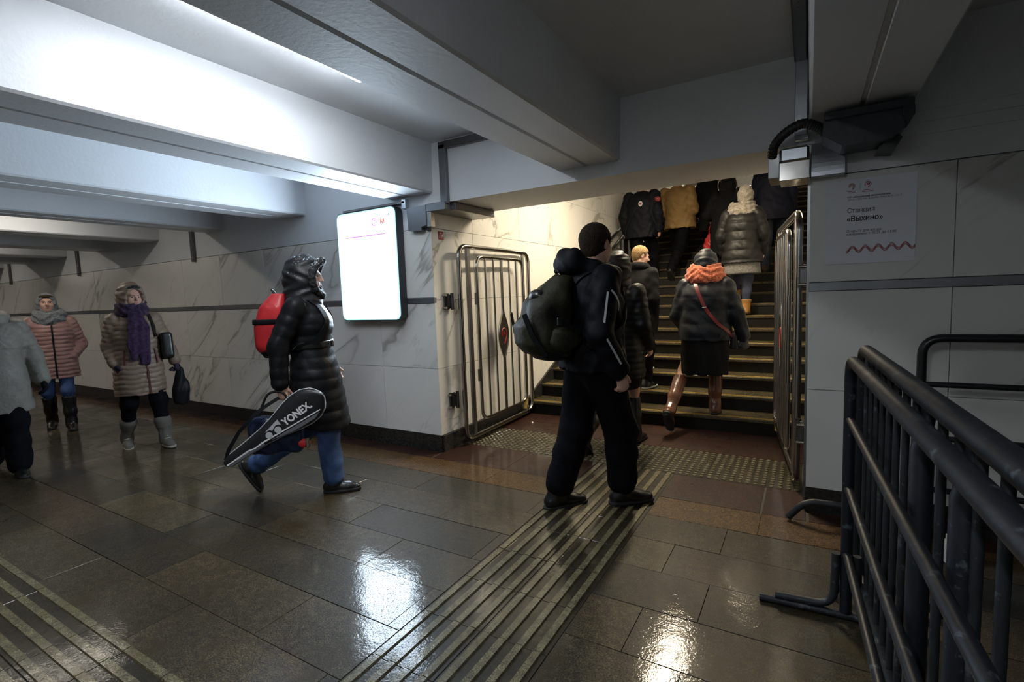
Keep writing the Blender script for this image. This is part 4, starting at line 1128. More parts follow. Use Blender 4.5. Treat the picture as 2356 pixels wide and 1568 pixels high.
# ------------------------------------------------------------------ woman with a racket case
F1 = (.74, .67); R1 = (-3.03, 2.31, 0)
p1 = empty('person', R1, heading(F1)); T(p1, 'person in a long black hooded coat and jeans striding past the lightbox', 'person')
J = joints(1.64, pel=(0, -.01, .88), neck=(0, -.035, 1.375), hd=(0, .005, 1.535), HR=rotm(0, -4),
           shR=(.175, -.05, 1.325), elR=(.235, -.16, 1.08), wrR=(.245, -.165, .82), shL=(-.175, -.05, 1.325), elL=(-.235, .0, 1.08), wrL=(-.20, .10, .87),
           hipR=(.085, 0, .86), knR=(.09, .085, .46), anR=(.085, .105, .083), fdR=(.03, 1, 0), hipL=(-.085, -.01, .86), knL=(-.08, -.10, .43), anL=(-.075, -.455, .195), fdL=(-.02, .50, -.87),
           handR=dict(d=(0, .15, -1), n=(-1, 0, 0), t=(0, 1, 0), curl=70), handL=dict(curl=30))
bd1 = body(p1, J, .006, SKIN, .85); eyes(bd1, J, BROW, LIPS, EYE_W, IRIS)
trousers(p1, J, JEANS, (.10, .083, .074, .076), .009, .92)
for q in 'RL': shoe(p1, J, q, BLK_LTH, RUBBER, .006, L=.255, laces=BLK_PLASTIC)
rw = [(.47, .235, .195, 0, .035), (.62, .225, .185, 0, .025), (.86, .205, .165, 0, .015), (1.03, .168, .130, 0, .005), (1.08, .170, .132, 0, .0), (1.20, .195, .160, 0, .005), (1.29, .180, .145, 0, -.015), (1.345, .135, .11, 0, -.03), (1.40, .085, .085, 0, -.03)]
ct = coat(p1, J, BLK_NYLON, rw, (.075, .064, .054), (.075, .006), (.075, .005), .009, hem=((0, 0, .49), (0, -.28, -1)), wr=.003)
b = S().loft([(1.035, .182, .146, 0, .004), (1.085, .182, .146, 0, .002)], k=.001); b.obj('belt', BLK_LTH, ct, .008)
G().box((.012, .145, 1.038), (.05, .160, 1.082), .004).obj('belt_buckle', STEEL_D, ct)
hood_up(p1, J, SNOWY, fur=(.100, .130, .110, -.012), furmat=SNOWY_FUR, vox=.008, r=(.126, .142, .155), op=(.088, .14, .112), oc=(0, .13, -.015), fr=.028, neckr=.122)
# red rucksack on her back
c = V3(0, -.235, 1.20); bp = carry('rucksack', R1, F1, c, 'small red and black rucksack on the back of the striding hooded person', 'rucksack')
g = S(); g.loft([(.99, .12, .075, 0, -.225), (1.06, .155, .105, 0, -.235), (1.20, .155, .105, 0, -.235), (1.33, .14, .085, 0, -.215), (1.42, .09, .045, 0, -.175)], p=4.5); g.cut((0, 0, 1.07), (0, .15, -1)); g.obj('pack_body', RED_NYL, bp, .009, off=c)
g = S(); g.loft([(.985, .115, .07, 0, -.22), (1.06, .153, .103, 0, -.233), (1.12, .153, .103, 0, -.233)], p=4.5); g.cut((0, 0, 1.075), (0, -.15, 1)); g.obj('pack_base', BLK_NYLON, bp, .009, off=c)
g = S(); g.loft([(1.215, .161, .111, 0, -.235), (1.25, .161, .110, 0, -.234)], p=4.5); g.obj('pack_band', BLK_NYLON, bp, .008, off=c)
G(tuple(c)).tube(fillet([(-.02, -.20, 1.405), (-.02, -.23, 1.45), (.02, -.23, 1.45), (.02, -.20, 1.405)], .02, 4), .006, 6).obj('grab_loop', BLK_NYLON, bp, 60)
for sx in (-1, 1):
    pts = [(sx * .10, -.17, 1.40), (sx * .11, -.09, 1.425), (sx * .115, .03, 1.405), (sx * .12, .13, 1.33), (sx * .135, .165, 1.20), (sx * .19, .10, 1.10), (sx * .205, -.02, 1.05), (sx * .17, -.14, 1.03)]
    nr = [(0, -.5, 1), (0, 0, 1), (0, .3, 1), (0, .8, .6), (sx * .2, 1, 0), (sx * 1, .5, 0), (sx, 0, 0), (sx, -.3, 0)]
    pts, nr = lay(SURF[p1.name], pts); ring_strap(pts, .045, .008, nr, 'shoulder_strap', BLK_NYLON, bp, tuple(c))
# racket case held in her right hand
def oriented(name, loc, f, c, ex, ey, label, cat):
    a = Matrix.Rotation(heading(f), 3, 'Z'); X = Vector(ex).normalized(); Y = Vector(ey).normalized(); Z = X.cross(Y)
    M = a @ Matrix((X, Y, Z)).transposed(); r = empty(name, tuple(wpos(loc, f, c))); r.rotation_euler = M.to_euler(); T(r, label, cat); return r
ang = math.radians(33.5); u = (0, math.cos(ang), math.sin(ang)); yb = (-1, 0, 0); xb = tuple(Vector(yb).cross(Vector(u)))
rb = oriented('racket_case', R1, F1, (.352, -.19, .555), xb, yb, 'black badminton racket case with white lettering carried by the hooded person', 'racket case')
out = [(-.365, .020), (-.350, .034), (-.20, .042), (-.08, .052), (.02, .070), (.12, .098), (.20, .113), (.27, .108), (.325, .080), (.352, .045), (.365, .015)]
CASE_B = simple('black_case_vinyl', (.012, .012, .014), .35, bmp=.15, bscale=12)
CASE_W = simple('white_case_print', (.80, .80, .82), .4); CASE_G = simple('grey_case_print', (.12, .125, .14), .45); CASE_S = simple('silver_case_print', (.52, .53, .56), .4)
g = S(); g.loft([(z, w, .024, 0, 0) for z, w in out], p=3.2, k=.001); cs_ = g.obj('case_body', CASE_B, rb, .006)
def rim(side, y):
    zz = np.linspace(-.36, .362, 40); return [(side * (np.interp(z, [a for a, _ in out], [w for _, w in out]) + .001), y, z) for z in zz]
G().tube(rim(1, 0) + rim(-1, 0)[::-1], .0035, 6, closed=True).obj('piping', CASE_S, cs_, 60)
def on_case(z, v): return frame4((v, -.0252, z), (0, 0, 1), (-1, 0, 0))
text_mesh('brand_lettering', 'YONEX.', .066, CASE_W, cs_, on_case(.068, .024), .0028, sx=.86, ext=.001)
text_mesh('model_lettering', 'NANORAY', .020, CASE_W, cs_, on_case(-.29, .030), .0003, shear=.35, ext=.0006)
def flat(poly, name, mat, y=-.0252): return G().add([(v, y, z) for z, v in poly] + [(v, y - .0008, z) for z, v in poly], [tuple(range(len(poly))), tuple(range(2 * len(poly) - 1, len(poly) - 1, -1))] + [(k, len(poly) + k, len(poly) + (k + 1) % len(poly), (k + 1) % len(poly)) for k in range(len(poly))]).obj(name, mat, cs_)
for zc, vc in ((-.045, .012), (.018, .016)): flat([(zc + .0215 * math.cos(6.2832 * k / 20), vc + .0215 * math.sin(6.2832 * k / 20)) for k in range(20)], 'logo_disc', CASE_S)
flat([(-.055, -.018), (.055, -.040), (.052, .002), (.038, -.012), (.020, -.015), (.004, -.008), (-.012, .0), (-.022, -.014), (-.04, -.016)], 'logo_sweep', CASE_S)
flat([(-.355, .006), (-.20, .010), (-.16, .022), (-.10, .020), (.30, .066), (.295, .072), (-.10, .030), (-.165, .030), (-.205, .018), (-.355, .016)], 'white_stripe', CASE_W)
flat([(-.355, .020), (-.205, .022), (-.165, .034), (-.10, .034), (-.10, .044), (-.20, .038), (-.345, .031)], 'grey_panel', CASE_G, -.0246)
flat([(-.06, .042), (.285, .078), (.24, .096), (.10, .084), (0, .060)], 'grey_panel', CASE_G, -.0240)
st = [(-.02, .0, -.35), (-.06, .0, -.30), (-.115, -.02, -.17), (-.15, -.02, -.02), (-.148, .03, .06), (-.143, .07, .12)]
ring_strap(st, .022, .004, [(0, -1, 0)] * 6, 'carry_strap', BLK_NYLON, rb)
# blue handbag behind the case
c = V3(.285, -.20, .53); hb = carry('handbag', R1, F1, c, 'glossy dark blue handbag hanging behind the racket case', 'bag')
BLUE_L = simple('dark_blue_patent_leather', (.006, .012, .04), .25, bmp=.3, bscale=14, bdist=.02)
Rt = rotm(0, 0, 0); g = S(); g.box((.285, -.20, .50), (.036, .165, .125), .03); g.bend(lambda P: .006 * np.sin(P[:, 1] * 40 + P[:, 2] * 30)); g.obj('bag_body', BLUE_L, hb, .009, off=c)
g = G(tuple(c))
g.tube(fillet([(.265, -.31, .62), (.262, -.24, .78), (.262, -.14, .78), (.265, -.09, .62)], .05, 5), .008, 8).obj('bag_handle', BLK_LTH, hb, 60)
G(tuple(c)).box((.30, -.02, .40), (.325, .005, .47), .006).obj('clasp', STEEL, hb)
S().ell((.30, -.04, .43), (.02, .05, .03)).obj('red_tag', RED_NYL, hb, .008, off=c)
# ------------------------------------------------------------------ man with the olive rucksack
F2 = (.66, .75); R2 = (-1.11, 2.915, 0)
p2 = empty('person', R2, heading(F2)); T(p2, 'person in a black jacket with pale piping stepping across the ridged strip', 'person')
J = joints(1.75, pel=(0, -.055, .93), neck=(0, -.05, 1.475), hd=(0, .0, 1.630), HR=rotm(26, -3),
           shR=(.195, -.055, 1.415), elR=(.255, -.13, 1.12), wrR=(.245, .0, .885), shL=(-.195, -.055, 1.415), elL=(-.25, -.02, 1.13), wrL=(-.22, .14, .93),
           hipR=(.09, -.05, .92), knR=(.07, .10, .50), anR=(.055, .115, .105), fdR=(.08, 1, -.02), hipL=(-.09, -.06, .92), knL=(-.085, -.13, .50), anL=(-.085, -.275, .088), fdL=(-.05, 1, 0),
           handR=dict(d=(-.05, .25, -1), n=(-1, 0, 0), t=(0, 1, .2), curl=38), handL=dict(curl=40))
J['s'] *= 1.05; bd2 = body(p2, J, .006, SKIN, .85); eyes(bd2, J, BROW, None, EYE_W, IRIS)
HAIR_D = m_knit('dark_brown_hair', (.012, .008, .005), (.035, .022, .012), 120, 0)
hair_cap(p2, J, HAIR_D, .006, .011, -.055, .0012)
trousers(p2, J, BLK_TRS, (.115, .096, .090, .086), .010, .84, .004)
for q in 'RL': shoe(p2, J, q, BLK_LTH, RUBBER, .007, L=.305, shaft=.34, flare=.004, name='boot', laces=BLK_PLASTIC)
rw = [(.885, .235, .185, 0, -.05), (.98, .230, .180, 0, -.05), (1.12, .218, .168, 0, -.05), (1.28, .232, .175, 0, -.05), (1.385, .215, .155, 0, -.055), (1.445, .15, .125, 0, -.055), (1.52, .092, .095, 0, -.045)]
jk = coat(p2, J, BLK_JKT, rw, (.090, .076, .062), None, None, .010, 'jacket', cuff=.02, wr=.006)
g = S(); hp_ = [V3(x, y, z) for x, y, z in ((.10, .06, 1.445), (.115, -.07, 1.485), (.065, -.185, 1.535), (-.065, -.185, 1.535), (-.115, -.07, 1.485), (-.10, .06, 1.445))]
for i in range(5): g.cone(hp_[i], hp_[i + 1], .042 if i != 2 else .060, .042 if i != 2 else .060, .03, sq=((0, 0, 1), 1.25))
g.ell((0, -.19, 1.535), (.10, .06, .055), None, .05); g.bend(lambda P: .006 * np.sin(P[:, 0] * 38 + P[:, 2] * 45)); g.obj('folded_hood', BLK_JKT, jk, .010)
def sleeve_pt(J, q, t, ang, r):   # point on a sleeve: t along upper arm (0..1) / forearm (1..2)
    a, b_, c_ = J['sh' + q], J['el' + q], J['wr' + q]; A, Bq, tt = (a, b_, t) if t <= 1 else (b_, c_, t - 1)
    ax = unit(Bq - A); sd = unit(np.cross(ax, (0, 1, 0))); fw = np.cross(sd, ax); sgn = 1 if q == 'R' else -1
    n = unit(sd * -sgn * 0 + V3(sgn, 0, 0) * math.cos(ang) + V3(0, 1, 0) * math.sin(ang)); n = unit(n - ax * (n @ ax)); return A + (Bq - A) * tt + n * r, n
def piping(parent, J, q, samples, name='reflective_piping', w=.011):
    P_, N_ = zip(*[sleeve_pt(J, q, *x) for x in samples]); ring_strap(P_, w, .003, N_, name, REFLECT, parent)
piping(jk, J, 'R', [(.30 + .08 * i, -.25, .0885 - .001 * i) for i in range(8)])
piping(jk, J, 'R', [(1.02 + .09 * i, -.15 + .02 * i, .0785 - .0012 * i) for i in range(9)])
piping(jk, J, 'R', [(.26 + .045 * i, -.05 + .22 * i, .092) for i in range(7)])
# olive rucksack
c = V3(0, -.33, 1.2); bp = carry('rucksack', R2, F2, c, 'bulky olive and black rucksack worn by the person in the piped jacket', 'rucksack')
g = S(); g.loft([(.985, .15, .085, 0, -.305), (1.05, .175, .135, 0, -.335), (1.17, .175, .150, 0, -.36), (1.30, .165, .125, 0, -.335), (1.40, .135, .085, 0, -.275), (1.455, .07, .045, 0, -.225)], p=2.8); g.bend(lambda P: .006 * np.sin(P[:, 2] * 28 + 4 * np.sin(P[:, 0] * 14)) + .004 * np.sin(P[:, 1] * 40)); pk = g.obj('pack_body', OLIVE, bp, .010, off=c)
g = S(); g.loft([(1.0, .13, .05, 0, -.42), (1.06, .145, .075, 0, -.45), (1.17, .14, .072, 0, -.46), (1.235, .11, .045, 0, -.43)], p=2.6); g.obj('front_pocket', OLIVE, bp, .009, off=c)
g = S(); g.ell((.165, -.30, 1.09), (.045, .10, .075)); g.bend(lambda P: .004 * np.sin(P[:, 2] * 60 + P[:, 1] * 30)); g.obj('side_pocket', OLIVE, bp, .009, off=c)
g = S(); g.ell((.02, -.40, 1.335), (.075, .05, .045)); g.obj('wet_top_flap', BLK_LTH, bp, .008, off=c)
g = S(); g.loft([(.965, .14, .10, 0, -.31), (1.01, .158, .125, 0, -.335)], p=2.8); g.obj('pack_base', BLK_NYLON, bp, .009, off=c)
for sx, pts in ((1, [(.10, -.50, 1.24), (.135, -.47, 1.12), (.16, -.40, 1.0)]), (-1, [(-.10, -.50, 1.24), (-.135, -.47, 1.12), (-.16, -.40, 1.0)])):
    ring_strap([V3(p) + V3(sx * .015, -.02, 0) for p in pts], .032, .006, [(sx * .6, -.8, 0)] * 3, 'compression_strap', BLK_NYLON, bp, tuple(c))
ring_strap([(.182, -.40, 1.27), (.192, -.33, 1.19), (.188, -.22, 1.12)], .028, .006, [(1, 0, 0)] * 3, 'side_strap', BLK_NYLON, bp, tuple(c))
G(tuple(c)).box((.190, -.36, 1.17), (.205, -.325, 1.215), .004).obj('buckle', STEEL_D, bp)
G(tuple(c)).tube(fillet([(-.03, -.235, 1.44), (-.03, -.27, 1.485), (.03, -.27, 1.485), (.03, -.235, 1.44)], .02, 4), .008, 6).obj('grab_loop', BLK_NYLON, bp, 60)
for sx in (-1, 1):
    pts = [(sx * .09, -.22, 1.42), (sx * .12, -.13, 1.475), (sx * .135, .0, 1.465), (sx * .14, .10, 1.36), (sx * .17, .13, 1.22), (sx * .225, .06, 1.12), (sx * .235, -.08, 1.06), (sx * .19, -.22, 1.03)]
    nr = [(0, -.5, 1), (0, -.2, 1), (0, .4, 1), (0, 1, .3), (sx * .3, 1, 0), (sx, .4, 0), (sx, 0, 0), (sx, -.3, 0)]
    pts, nr = lay(SURF[p2.name], pts); ring_strap(pts, .055, .010, nr, 'shoulder_strap', BLK_NYLON, bp, tuple(c))
def mk(label, loc, f, J, vox=.009, slim=.85, face=False):
    r = empty('person', loc, heading(f)); T(r, label, 'person'); b = body(r, J, vox, SKIN, slim)
    if face: eyes(b, J, BROW, LIPS, EYE_W, IRIS)
    return r, b
def climb(ht, lead='R', trail=0.0, arms=None, **kw):
    """weight on the lower foot (or trailing below by `trail`), leading foot one step up"""
    s = ht / 1.72; a, b = lead, ('L' if lead == 'R' else 'R'); sa, sb = (1, -1) if lead == 'R' else (-1, 1)
    P = {'hip' + a: (sa * .09 * s, .03, .91 * s), 'kn' + a: (sa * .095, .30, .60 * s), 'an' + a: (sa * .095, .33, .14 + .085 * s), 'fd' + a: (sa * .06, 1, 0),
         'hip' + b: (sb * .09 * s, 0, .91 * s), 'kn' + b: (sb * .09, .05, .50 * s), 'an' + b: (sb * .09, 0, .085 * s), 'fd' + b: (sb * .06, 1, 0),
         'pel': (0, .02, .93 * s), 'neck': (0, .06, 1.45 * s), 'hd': (0, .11, 1.60 * s), 'shR': (.175 * s, .05, 1.395 * s), 'shL': (-.175 * s, .05, 1.395 * s),
         'elR': (.245 * s, .02, 1.12 * s), 'elL': (-.245 * s, .02, 1.12 * s), 'wrR': (.25 * s, .12, .88 * s), 'wrL': (-.25 * s, .12, .88 * s)}
    P.update(kw); return joints(ht, **P)
def gloves(root, J, mat, which='RL', vox=.006, curl=30):
    for q in which:
        g = S(); h = J['hand' + q] or {}; d = h.get('d', unit(J['wr' + q] - J['el' + q]))
        hand_prims(g, J['wr' + q], d, h.get('n', V3(-1 if q == 'R' else 1, .2, 0)), h.get('t', V3(0, 1, 0)), J['s'] * h.get('s', .98), h.get('curl', 25), .0035, h.get('thumb', 35)); g.obj('glove', mat, root, vox)
def cowl(root, J, mat, rings, vox=.009, name='scarf', wr=.006, freq=45, k=.02):
    """wrapped scarf: rings of (z, rx, ry, dy, tube radius, tilt) around the neck"""
    g = S(); n = J['neck']
    for z, rx, ry, dy, tr, tilt in rings:
        N = 14; P_ = [n + V3(rx * math.cos(a), dy + ry * math.sin(a), z + tilt * math.sin(a)) for a in [2 * math.pi * i / N for i in range(N + 1)]]
        for i in range(N): g.cone(P_[i], P_[i + 1], tr, tr, k, sq=((0, 0, 1), 1.25))
    g.bend(lambda P: wr * np.sin(P[:, 2] * freq * 1.7 + 3 * np.sin(P[:, 0] * freq * .5) + P[:, 1] * freq * .4))
    return g.obj(name, mat, root, vox)
# ------------------------------------------------------------------ stair climbers
QBLK = simple('black_quilted_nylon', (.0045, .0045, .005), .48, spec=.25, bmp=.3, bscale=30, bdist=.01)
NAVY = simple('dark_navy_nylon', (.006, .0085, .0135), .5, spec=.25, bmp=.3, bscale=22, bdist=.012)
# behind the man: hooded black puffer, bare knee, black boots
L3 = (-1.43, 4.25, 0); f3 = (.12, 1)
J = joints(1.64, neck=(0, .0, 1.395), hd=(0, .03, 1.55), pel=(0, 0, .88), shR=(.17, .0, 1.335), shL=(-.17, .0, 1.335), elR=(.23, -.02, 1.06), elL=(-.23, -.02, 1.06), wrR=(.22, .12, .86), wrL=(-.22, .12, .86),
           hipR=(.085, 0, .85), knR=(.09, .10, .47), anR=(.11, .07, .085), hipL=(-.085, 0, .85), knL=(-.09, -.10, .45), anL=(-.08, -.50, .16), fdL=(0, .72, -.69), fdR=(.1, 1, 0))
r, b = mk('person in a short black quilted jacket and knee boots walking towards the steps', L3, f3, J, .008)
cq = coat(r, J, QBLK, rows_for(J, .60, .205, .165), (.080, .068, .055), (.052, .007), None, .009, 'jacket')
hood_up(r, J, QBLK, vox=.008, quilt=(.036, .006), r=(.118, .135, .145))
for q in 'RL': shoe(r, J, q, BLK_LTH, RUBBER, .008, shaft=.82, flare=-.008, L=.25, name='boot')
S().loft([(.50, .17, .15, 0, 0), (.68, .18, .155, 0, 0)]).obj('skirt', BLK_WOOL, r, .010)
# boy in a black wool coat
L4 = (-1.59, 5.36, .28); f4 = (.22, .98)
J = climb(1.56, 'L', pel=(0, .02, .82), neck=(0, .05, 1.295), hd=(0, .085, 1.435), HR=rotm(-38, -14), shR=(.155, .03, 1.235), shL=(-.155, .05, 1.235), elR=(.20, -.02, .97), elL=(-.21, .05, .98), wrR=(.15, .08, .70), wrL=(-.19, .16, .78),
          hipR=(.08, 0, .80), knR=(.09, .06, .44), anR=(.09, .02, .082), hipL=(-.08, .02, .80), knL=(-.085, .27, .52), anL=(-.09, .32, .222), handR=dict(d=(-.35, .3, -.9), n=(-1, 0, .2), t=(.2, 1, 0), curl=75))
r, b = mk('fair-haired person in a black wool coat climbing the lower steps', L4, f4, J, .007)
HAIR_B = m_knit('fair_hair', (.17, .105, .045), (.32, .215, .105), 110, 0); hair_cap(r, J, HAIR_B, .006, .012, -.05, .001)
ck = coat(r, J, BLK_WOOL, rows_for(J, .60, .185, .145), (.072, .060, .052), None, None, .009, 'coat', wr=.004)
cowl(ck, J, BLK_WOOL, [(.015, .085, .085, .005, .030, -.02)], .008, 'collar', .001)
trousers(r, J, BLK_TRS, (.095, .08, .07, .065), .010, .93)
for q in 'RL': shoe(r, J, q, BLK_LTH, simple('pale_sole', (.45, .45, .45), .6) if 'pale_sole' not in MATS else MATS['pale_sole'], .008, L=.26)
# woman with the orange scarf
L5 = (-.84, 4.99, .14); f5 = (-.06, 1)
BROWN_L = simple('brown_boot_leather', (.105, .032, .012), .28, col2=(.06, .018, .008), nscale=10, bmp=.3, bscale=22, bdist=.012)
J = joints(1.58, pel=(0, .0, .83), neck=(-.005, .05, 1.29), hd=(0, .10, 1.435), HR=rotm(0, -16), shR=(.175, .04, 1.225), shL=(-.175, .04, 1.225), elR=(.275, .0, .965), wrR=(.335, .06, .735), elL=(-.25, .02, .95), wrL=(-.20, .20, .80),
           hipR=(.085, 0, .81), knR=(.085, .10, .46), anR=(.085, .04, .083), fdR=(.06, 1, 0), hipL=(-.085, -.02, .81), knL=(-.20, .02, .42), anL=(-.27, -.36, .085), fdL=(.05, .55, -.84),
           handR=dict(d=(.15, .1, -1), n=(-.4, 1, 0), t=(-1, -.4, 0), curl=30))
r, b = mk('person in a long dark coat, knitted orange scarf and brown boots mounting the first step', L5, f5, J, .008)
cn = coat(r, J, NAVY, rows_for(J, .72, .225, .175, hemw=.232, hemd=.19), (.083, .070, .055), (.125, .008), (.12, .006), .009, 'jacket', wr=.005)
S().loft([(.40, .205, .175, 0, -.01), (.60, .215, .18, 0, 0), (.80, .205, .165, 0, 0)]).bend(lambda P: .005 * np.sin(np.arctan2(P[:, 1], P[:, 0]) * 9 + P[:, 2] * 8)).obj('long_skirt', BLK_WOOL, r, .010)
hood_up(r, J, NAVY, vox=.009, r=(.118, .13, .135), c=(0, -.01, .02))
ORANGE_K = m_knit('orange_knit', (.30, .055, .022), (.62, .20, .11), 75)
cowl(r, J, ORANGE_K, [(.02, .140, .13, .025, .042, .01), (.07, .128, .12, .035, .040, .01), (.112, .116, .108, .045, .028, .012)], .007, 'scarf', .004, 60, .008)
for q in 'RL': shoe(r, J, q, BROWN_L, RUBBER, .007, shaft=.80, flare=.004, L=.25, name='boot', heel=.02)
gloves(r, J, simple('grey_knit_glove', (.05, .05, .05), .9), 'R')
c = V3(.12, .05, .74); sb = carry('shoulder_bag', L5, f5, c, 'small bag on a red leather strap worn across the dark coat', 'bag')
RED_L = simple('dark_red_leather', (.14, .014, .018), .35)
pts = [(-.105, .22, 1.18), (-.11, .16, 1.26), (-.10, .04, 1.325), (-.085, -.06, 1.28), (-.05, -.122, 1.18), (.0, -.150, 1.06), (.06, -.160, .96), (.14, -.145, .86), (.205, -.07, .78), (.235, .03, .74)]
nr = [(0, .8, .6), (0, .5, 1), (0, -.3, 1), (0, -.8, .6), (0, -1, .2), (0, -1, 0), (.1, -1, 0), (.4, -1, 0), (1, -.5, 0), (1, 0, 0)]
pts, nr = lay(SURF[r.name], pts, .004); ring_strap(pts, .030, .006, nr, 'strap', RED_L, sb, tuple(c))
G(tuple(c)).box((-.004, -.172, 1.022), (.03, -.160, 1.034), .002).obj('strap_buckle', STEEL, sb)
S().box((.25, .11, .70), (.035, .09, .075), .02).obj('bag_body', BLK_LTH, sb, .009, off=c)
# woman in the grey quilted coat, pale hat
L6 = (-.735, 6.98, .98); f6 = (0, 1)
DGREY = simple('dark_grey_quilted_nylon', (.0075, .0072, .0072), .5, spec=.28, bmp=.4, bscale=20, bdist=.014)
J = climb(1.58, 'L', pel=(0, .03, .85), neck=(0, .07, 1.33), hd=(.035, .11, 1.495), HR=rotm(-8, -6), shR=(.17, .05, 1.28), shL=(-.17, .05, 1.28), elR=(.25, .05, 1.02), elL=(-.25, .05, 1.02), wrR=(.23, .16, .80), wrL=(-.23, .16, .80),
          knL=(-.10, .28, .58), anL=(-.10, .31, .222), hipL=(-.085, .04, .83), hipR=(.085, .02, .83), knR=(.06, .06, .47), anR=(.045, .04, .085), fdR=(.1, 1, 0))
r, b = mk('person in a puffy dark grey coat and pale knitted hat halfway up the steps', L6, f6, J, .010)
cg = coat(r, J, DGREY, rows_for(J, .66, .205, .175, hemw=.25, hemd=.20), (.080, .068, .055), (.118, .016, .1), (.09, .008), .009, 'coat', wr=.003)
SK = m_knit('grey_wool_skirt', (.09, .088, .085), (.17, .165, .155), 60)
S().loft([(.525, .222, .17, 0, .03), (.70, .205, .165, 0, .03)]).obj('skirt', SK, r, .010)
BEIGE_K = m_knit('beige_knit', (.17, .148, .12), (.27, .243, .205), 55)
g = S(); hc, R = J['hd'], J['HR']; g.ell(hc + R @ V3(0, -.01, .035), (.090, .104, .108), R); g.cone(hc + R @ V3(0, -.015, .0), hc + R @ V3(0, -.012, -.045), .088, .084, .03); g.cut(hc + R @ V3(0, 0, -.06), R @ V3(0, .35, -1)); g.bend(lambda P: .004 * np.sin(P[:, 2] * 80 + 2 * np.sin(P[:, 0] * 40))); g.obj('knitted_hat', BEIGE_K, r, .008)
cowl(r, J, BEIGE_K, [(-.01, .14, .12, .0, .038, .02), (.05, .115, .105, .005, .036, .01)], .009, 'scarf', .007, 50)
trousers(r, J, JEANS_D, (.09, .075, .06, .038), .011, .95)
MUST = simple('mustard_boot', (.24, .115, .02), .6, bmp=.3, bscale=30)
for q in 'RL': shoe(r, J, q, MUST, RUBBER, .009, shaft=.30, L=.26, name='boot')
# man in the tan jacket
L7 = (-1.83, 8.37, 1.54); f7 = (.03, 1)
TAN = simple('tan_jacket_cloth', (.30, .185, .065), .7, col2=(.24, .145, .05), nscale=6, bmp=.4, bscale=10, bdist=.03)
J = climb(1.72, 'L', pel=(.05, .03, .91), neck=(.0, .06, 1.41), hd=(0, .10, 1.57), shR=(.19, .05, 1.35), shL=(-.19, .05, 1.35), elR=(.27, -.02, 1.03), wrR=(.16, .17, 1.02), elL=(-.28, .0, 1.04), wrL=(-.18, .18, 1.02),
          hipR=(.12, .02, .88), knR=(.06, -.02, .48), anR=(-.02, -.30, .10), fdR=(0, .8, -.6), hipL=(-.05, .03, .88), knL=(-.06, .24, .60), anL=(-.06, .21, .225))
r, b = mk('person in a plain tan jacket and dark trousers climbing the steps', L7, f7, J, .011); hair_cap(r, J, HAIR_D, .010)
coat(r, J, TAN, rows_for(J, .76, .225, .165), (.090, .078, .062), None, None, .010, 'jacket', wr=.007)
trousers(r, J, BLK_TRS, (.115, .095, .08, .075), .012, .94, .007)
for q in 'RL': shoe(r, J, q, BLK_LTH, RUBBER, .010, L=.28)
# uniformed person by the handrail
L8 = (-2.28, 7.95, 1.40); f8 = (.05, 1)
UNI = simple('dark_navy_uniform', (.004, .005, .010), .65, spec=.2, bmp=.35, bscale=14, bdist=.02)
J = climb(1.76, 'R', neck=(0, .05, 1.47), hd=(0, .09, 1.64), shR=(.20, .04, 1.41), shL=(-.20, .04, 1.41), elR=(.27, -.02, 1.12), elL=(-.28, -.02, 1.12), wrR=(.26, .05, .88), wrL=(-.27, .05, .88))
r, b = mk('person in a dark navy uniform with round shoulder patch beside the stair handrail', L8, f8, J, .011); hair_cap(r, J, HAIR_D, .010)
uj = coat(r, J, UNI, rows_for(J, .76, .235, .175), (.092, .078, .062), None, None, .010, 'jacket', wr=.006)
trousers(r, J, BLK_TRS, (.115, .095, .08, .075), .012, .94, .007)
for q in 'RL': shoe(r, J, q, BLK_LTH, RUBBER, .010, L=.28)
PATCH = simple('red_patch', (.28, .03, .03), .6); SILV = simple('silver_badge', (.6, .6, .63), .35)
pp, nn_ = sleeve_pt(J, 'R', .38, -.9, .088); g = G(); M4 = frame4(tuple(pp), tuple(unit(np.cross((0, 0, 1), nn_))), tuple(unit(np.cross(nn_, unit(np.cross((0, 0, 1), nn_))))))
def disc(name, M4, r_, mat, parent, th=.004, ry=None, n=20):
    g = G(); P_ = [M4 @ Vector((r_ * math.cos(6.2832 * k / n), (ry or r_) * math.sin(6.2832 * k / n), 0)) for k in range(n)]; Q_ = [M4 @ Vector((r_ * math.cos(6.2832 * k / n), (ry or r_) * math.sin(6.2832 * k / n), th)) for k in range(n)]
    return g.add(P_ + Q_, [tuple(range(n - 1, -1, -1)), tuple(range(n, 2 * n))] + [(k, (k + 1) % n, n + (k + 1) % n, n + k) for k in range(n)]).obj(name, mat, parent)
disc('shoulder_patch', M4, .042, PATCH, uj); disc('patch_centre', M4, .010, SILV, uj, .006)
M4 = frame4((.045, -.148, 1.27), (1, 0, 0), (0, 0, 1)); disc('back_badge', M4, .033, SILV, uj, .010, .040); disc('back_badge_centre', M4, .016, PATCH, uj, .012)
c = V3(-.27, -.02, .78); sb = carry('document_case', L8, f8, c, 'slim black case hanging at the hip of the uniformed person', 'bag')
S().box((-.28, -.03, .62), (.04, .10, .16), .03).obj('case_body', BLK_LTH, sb, .010, off=c); pts, nr = lay(SURF[r.name], [(-.26, -.05, .77), (-.17, -.12, .95), (-.10, -.14, 1.1), (.0, -.14, 1.25), (.09, -.11, 1.40), (.10, .0, 1.47)], .003); ring_strap(pts, .035, .006, nr, 'case_strap', BLK_NYLON, sb, tuple(c))
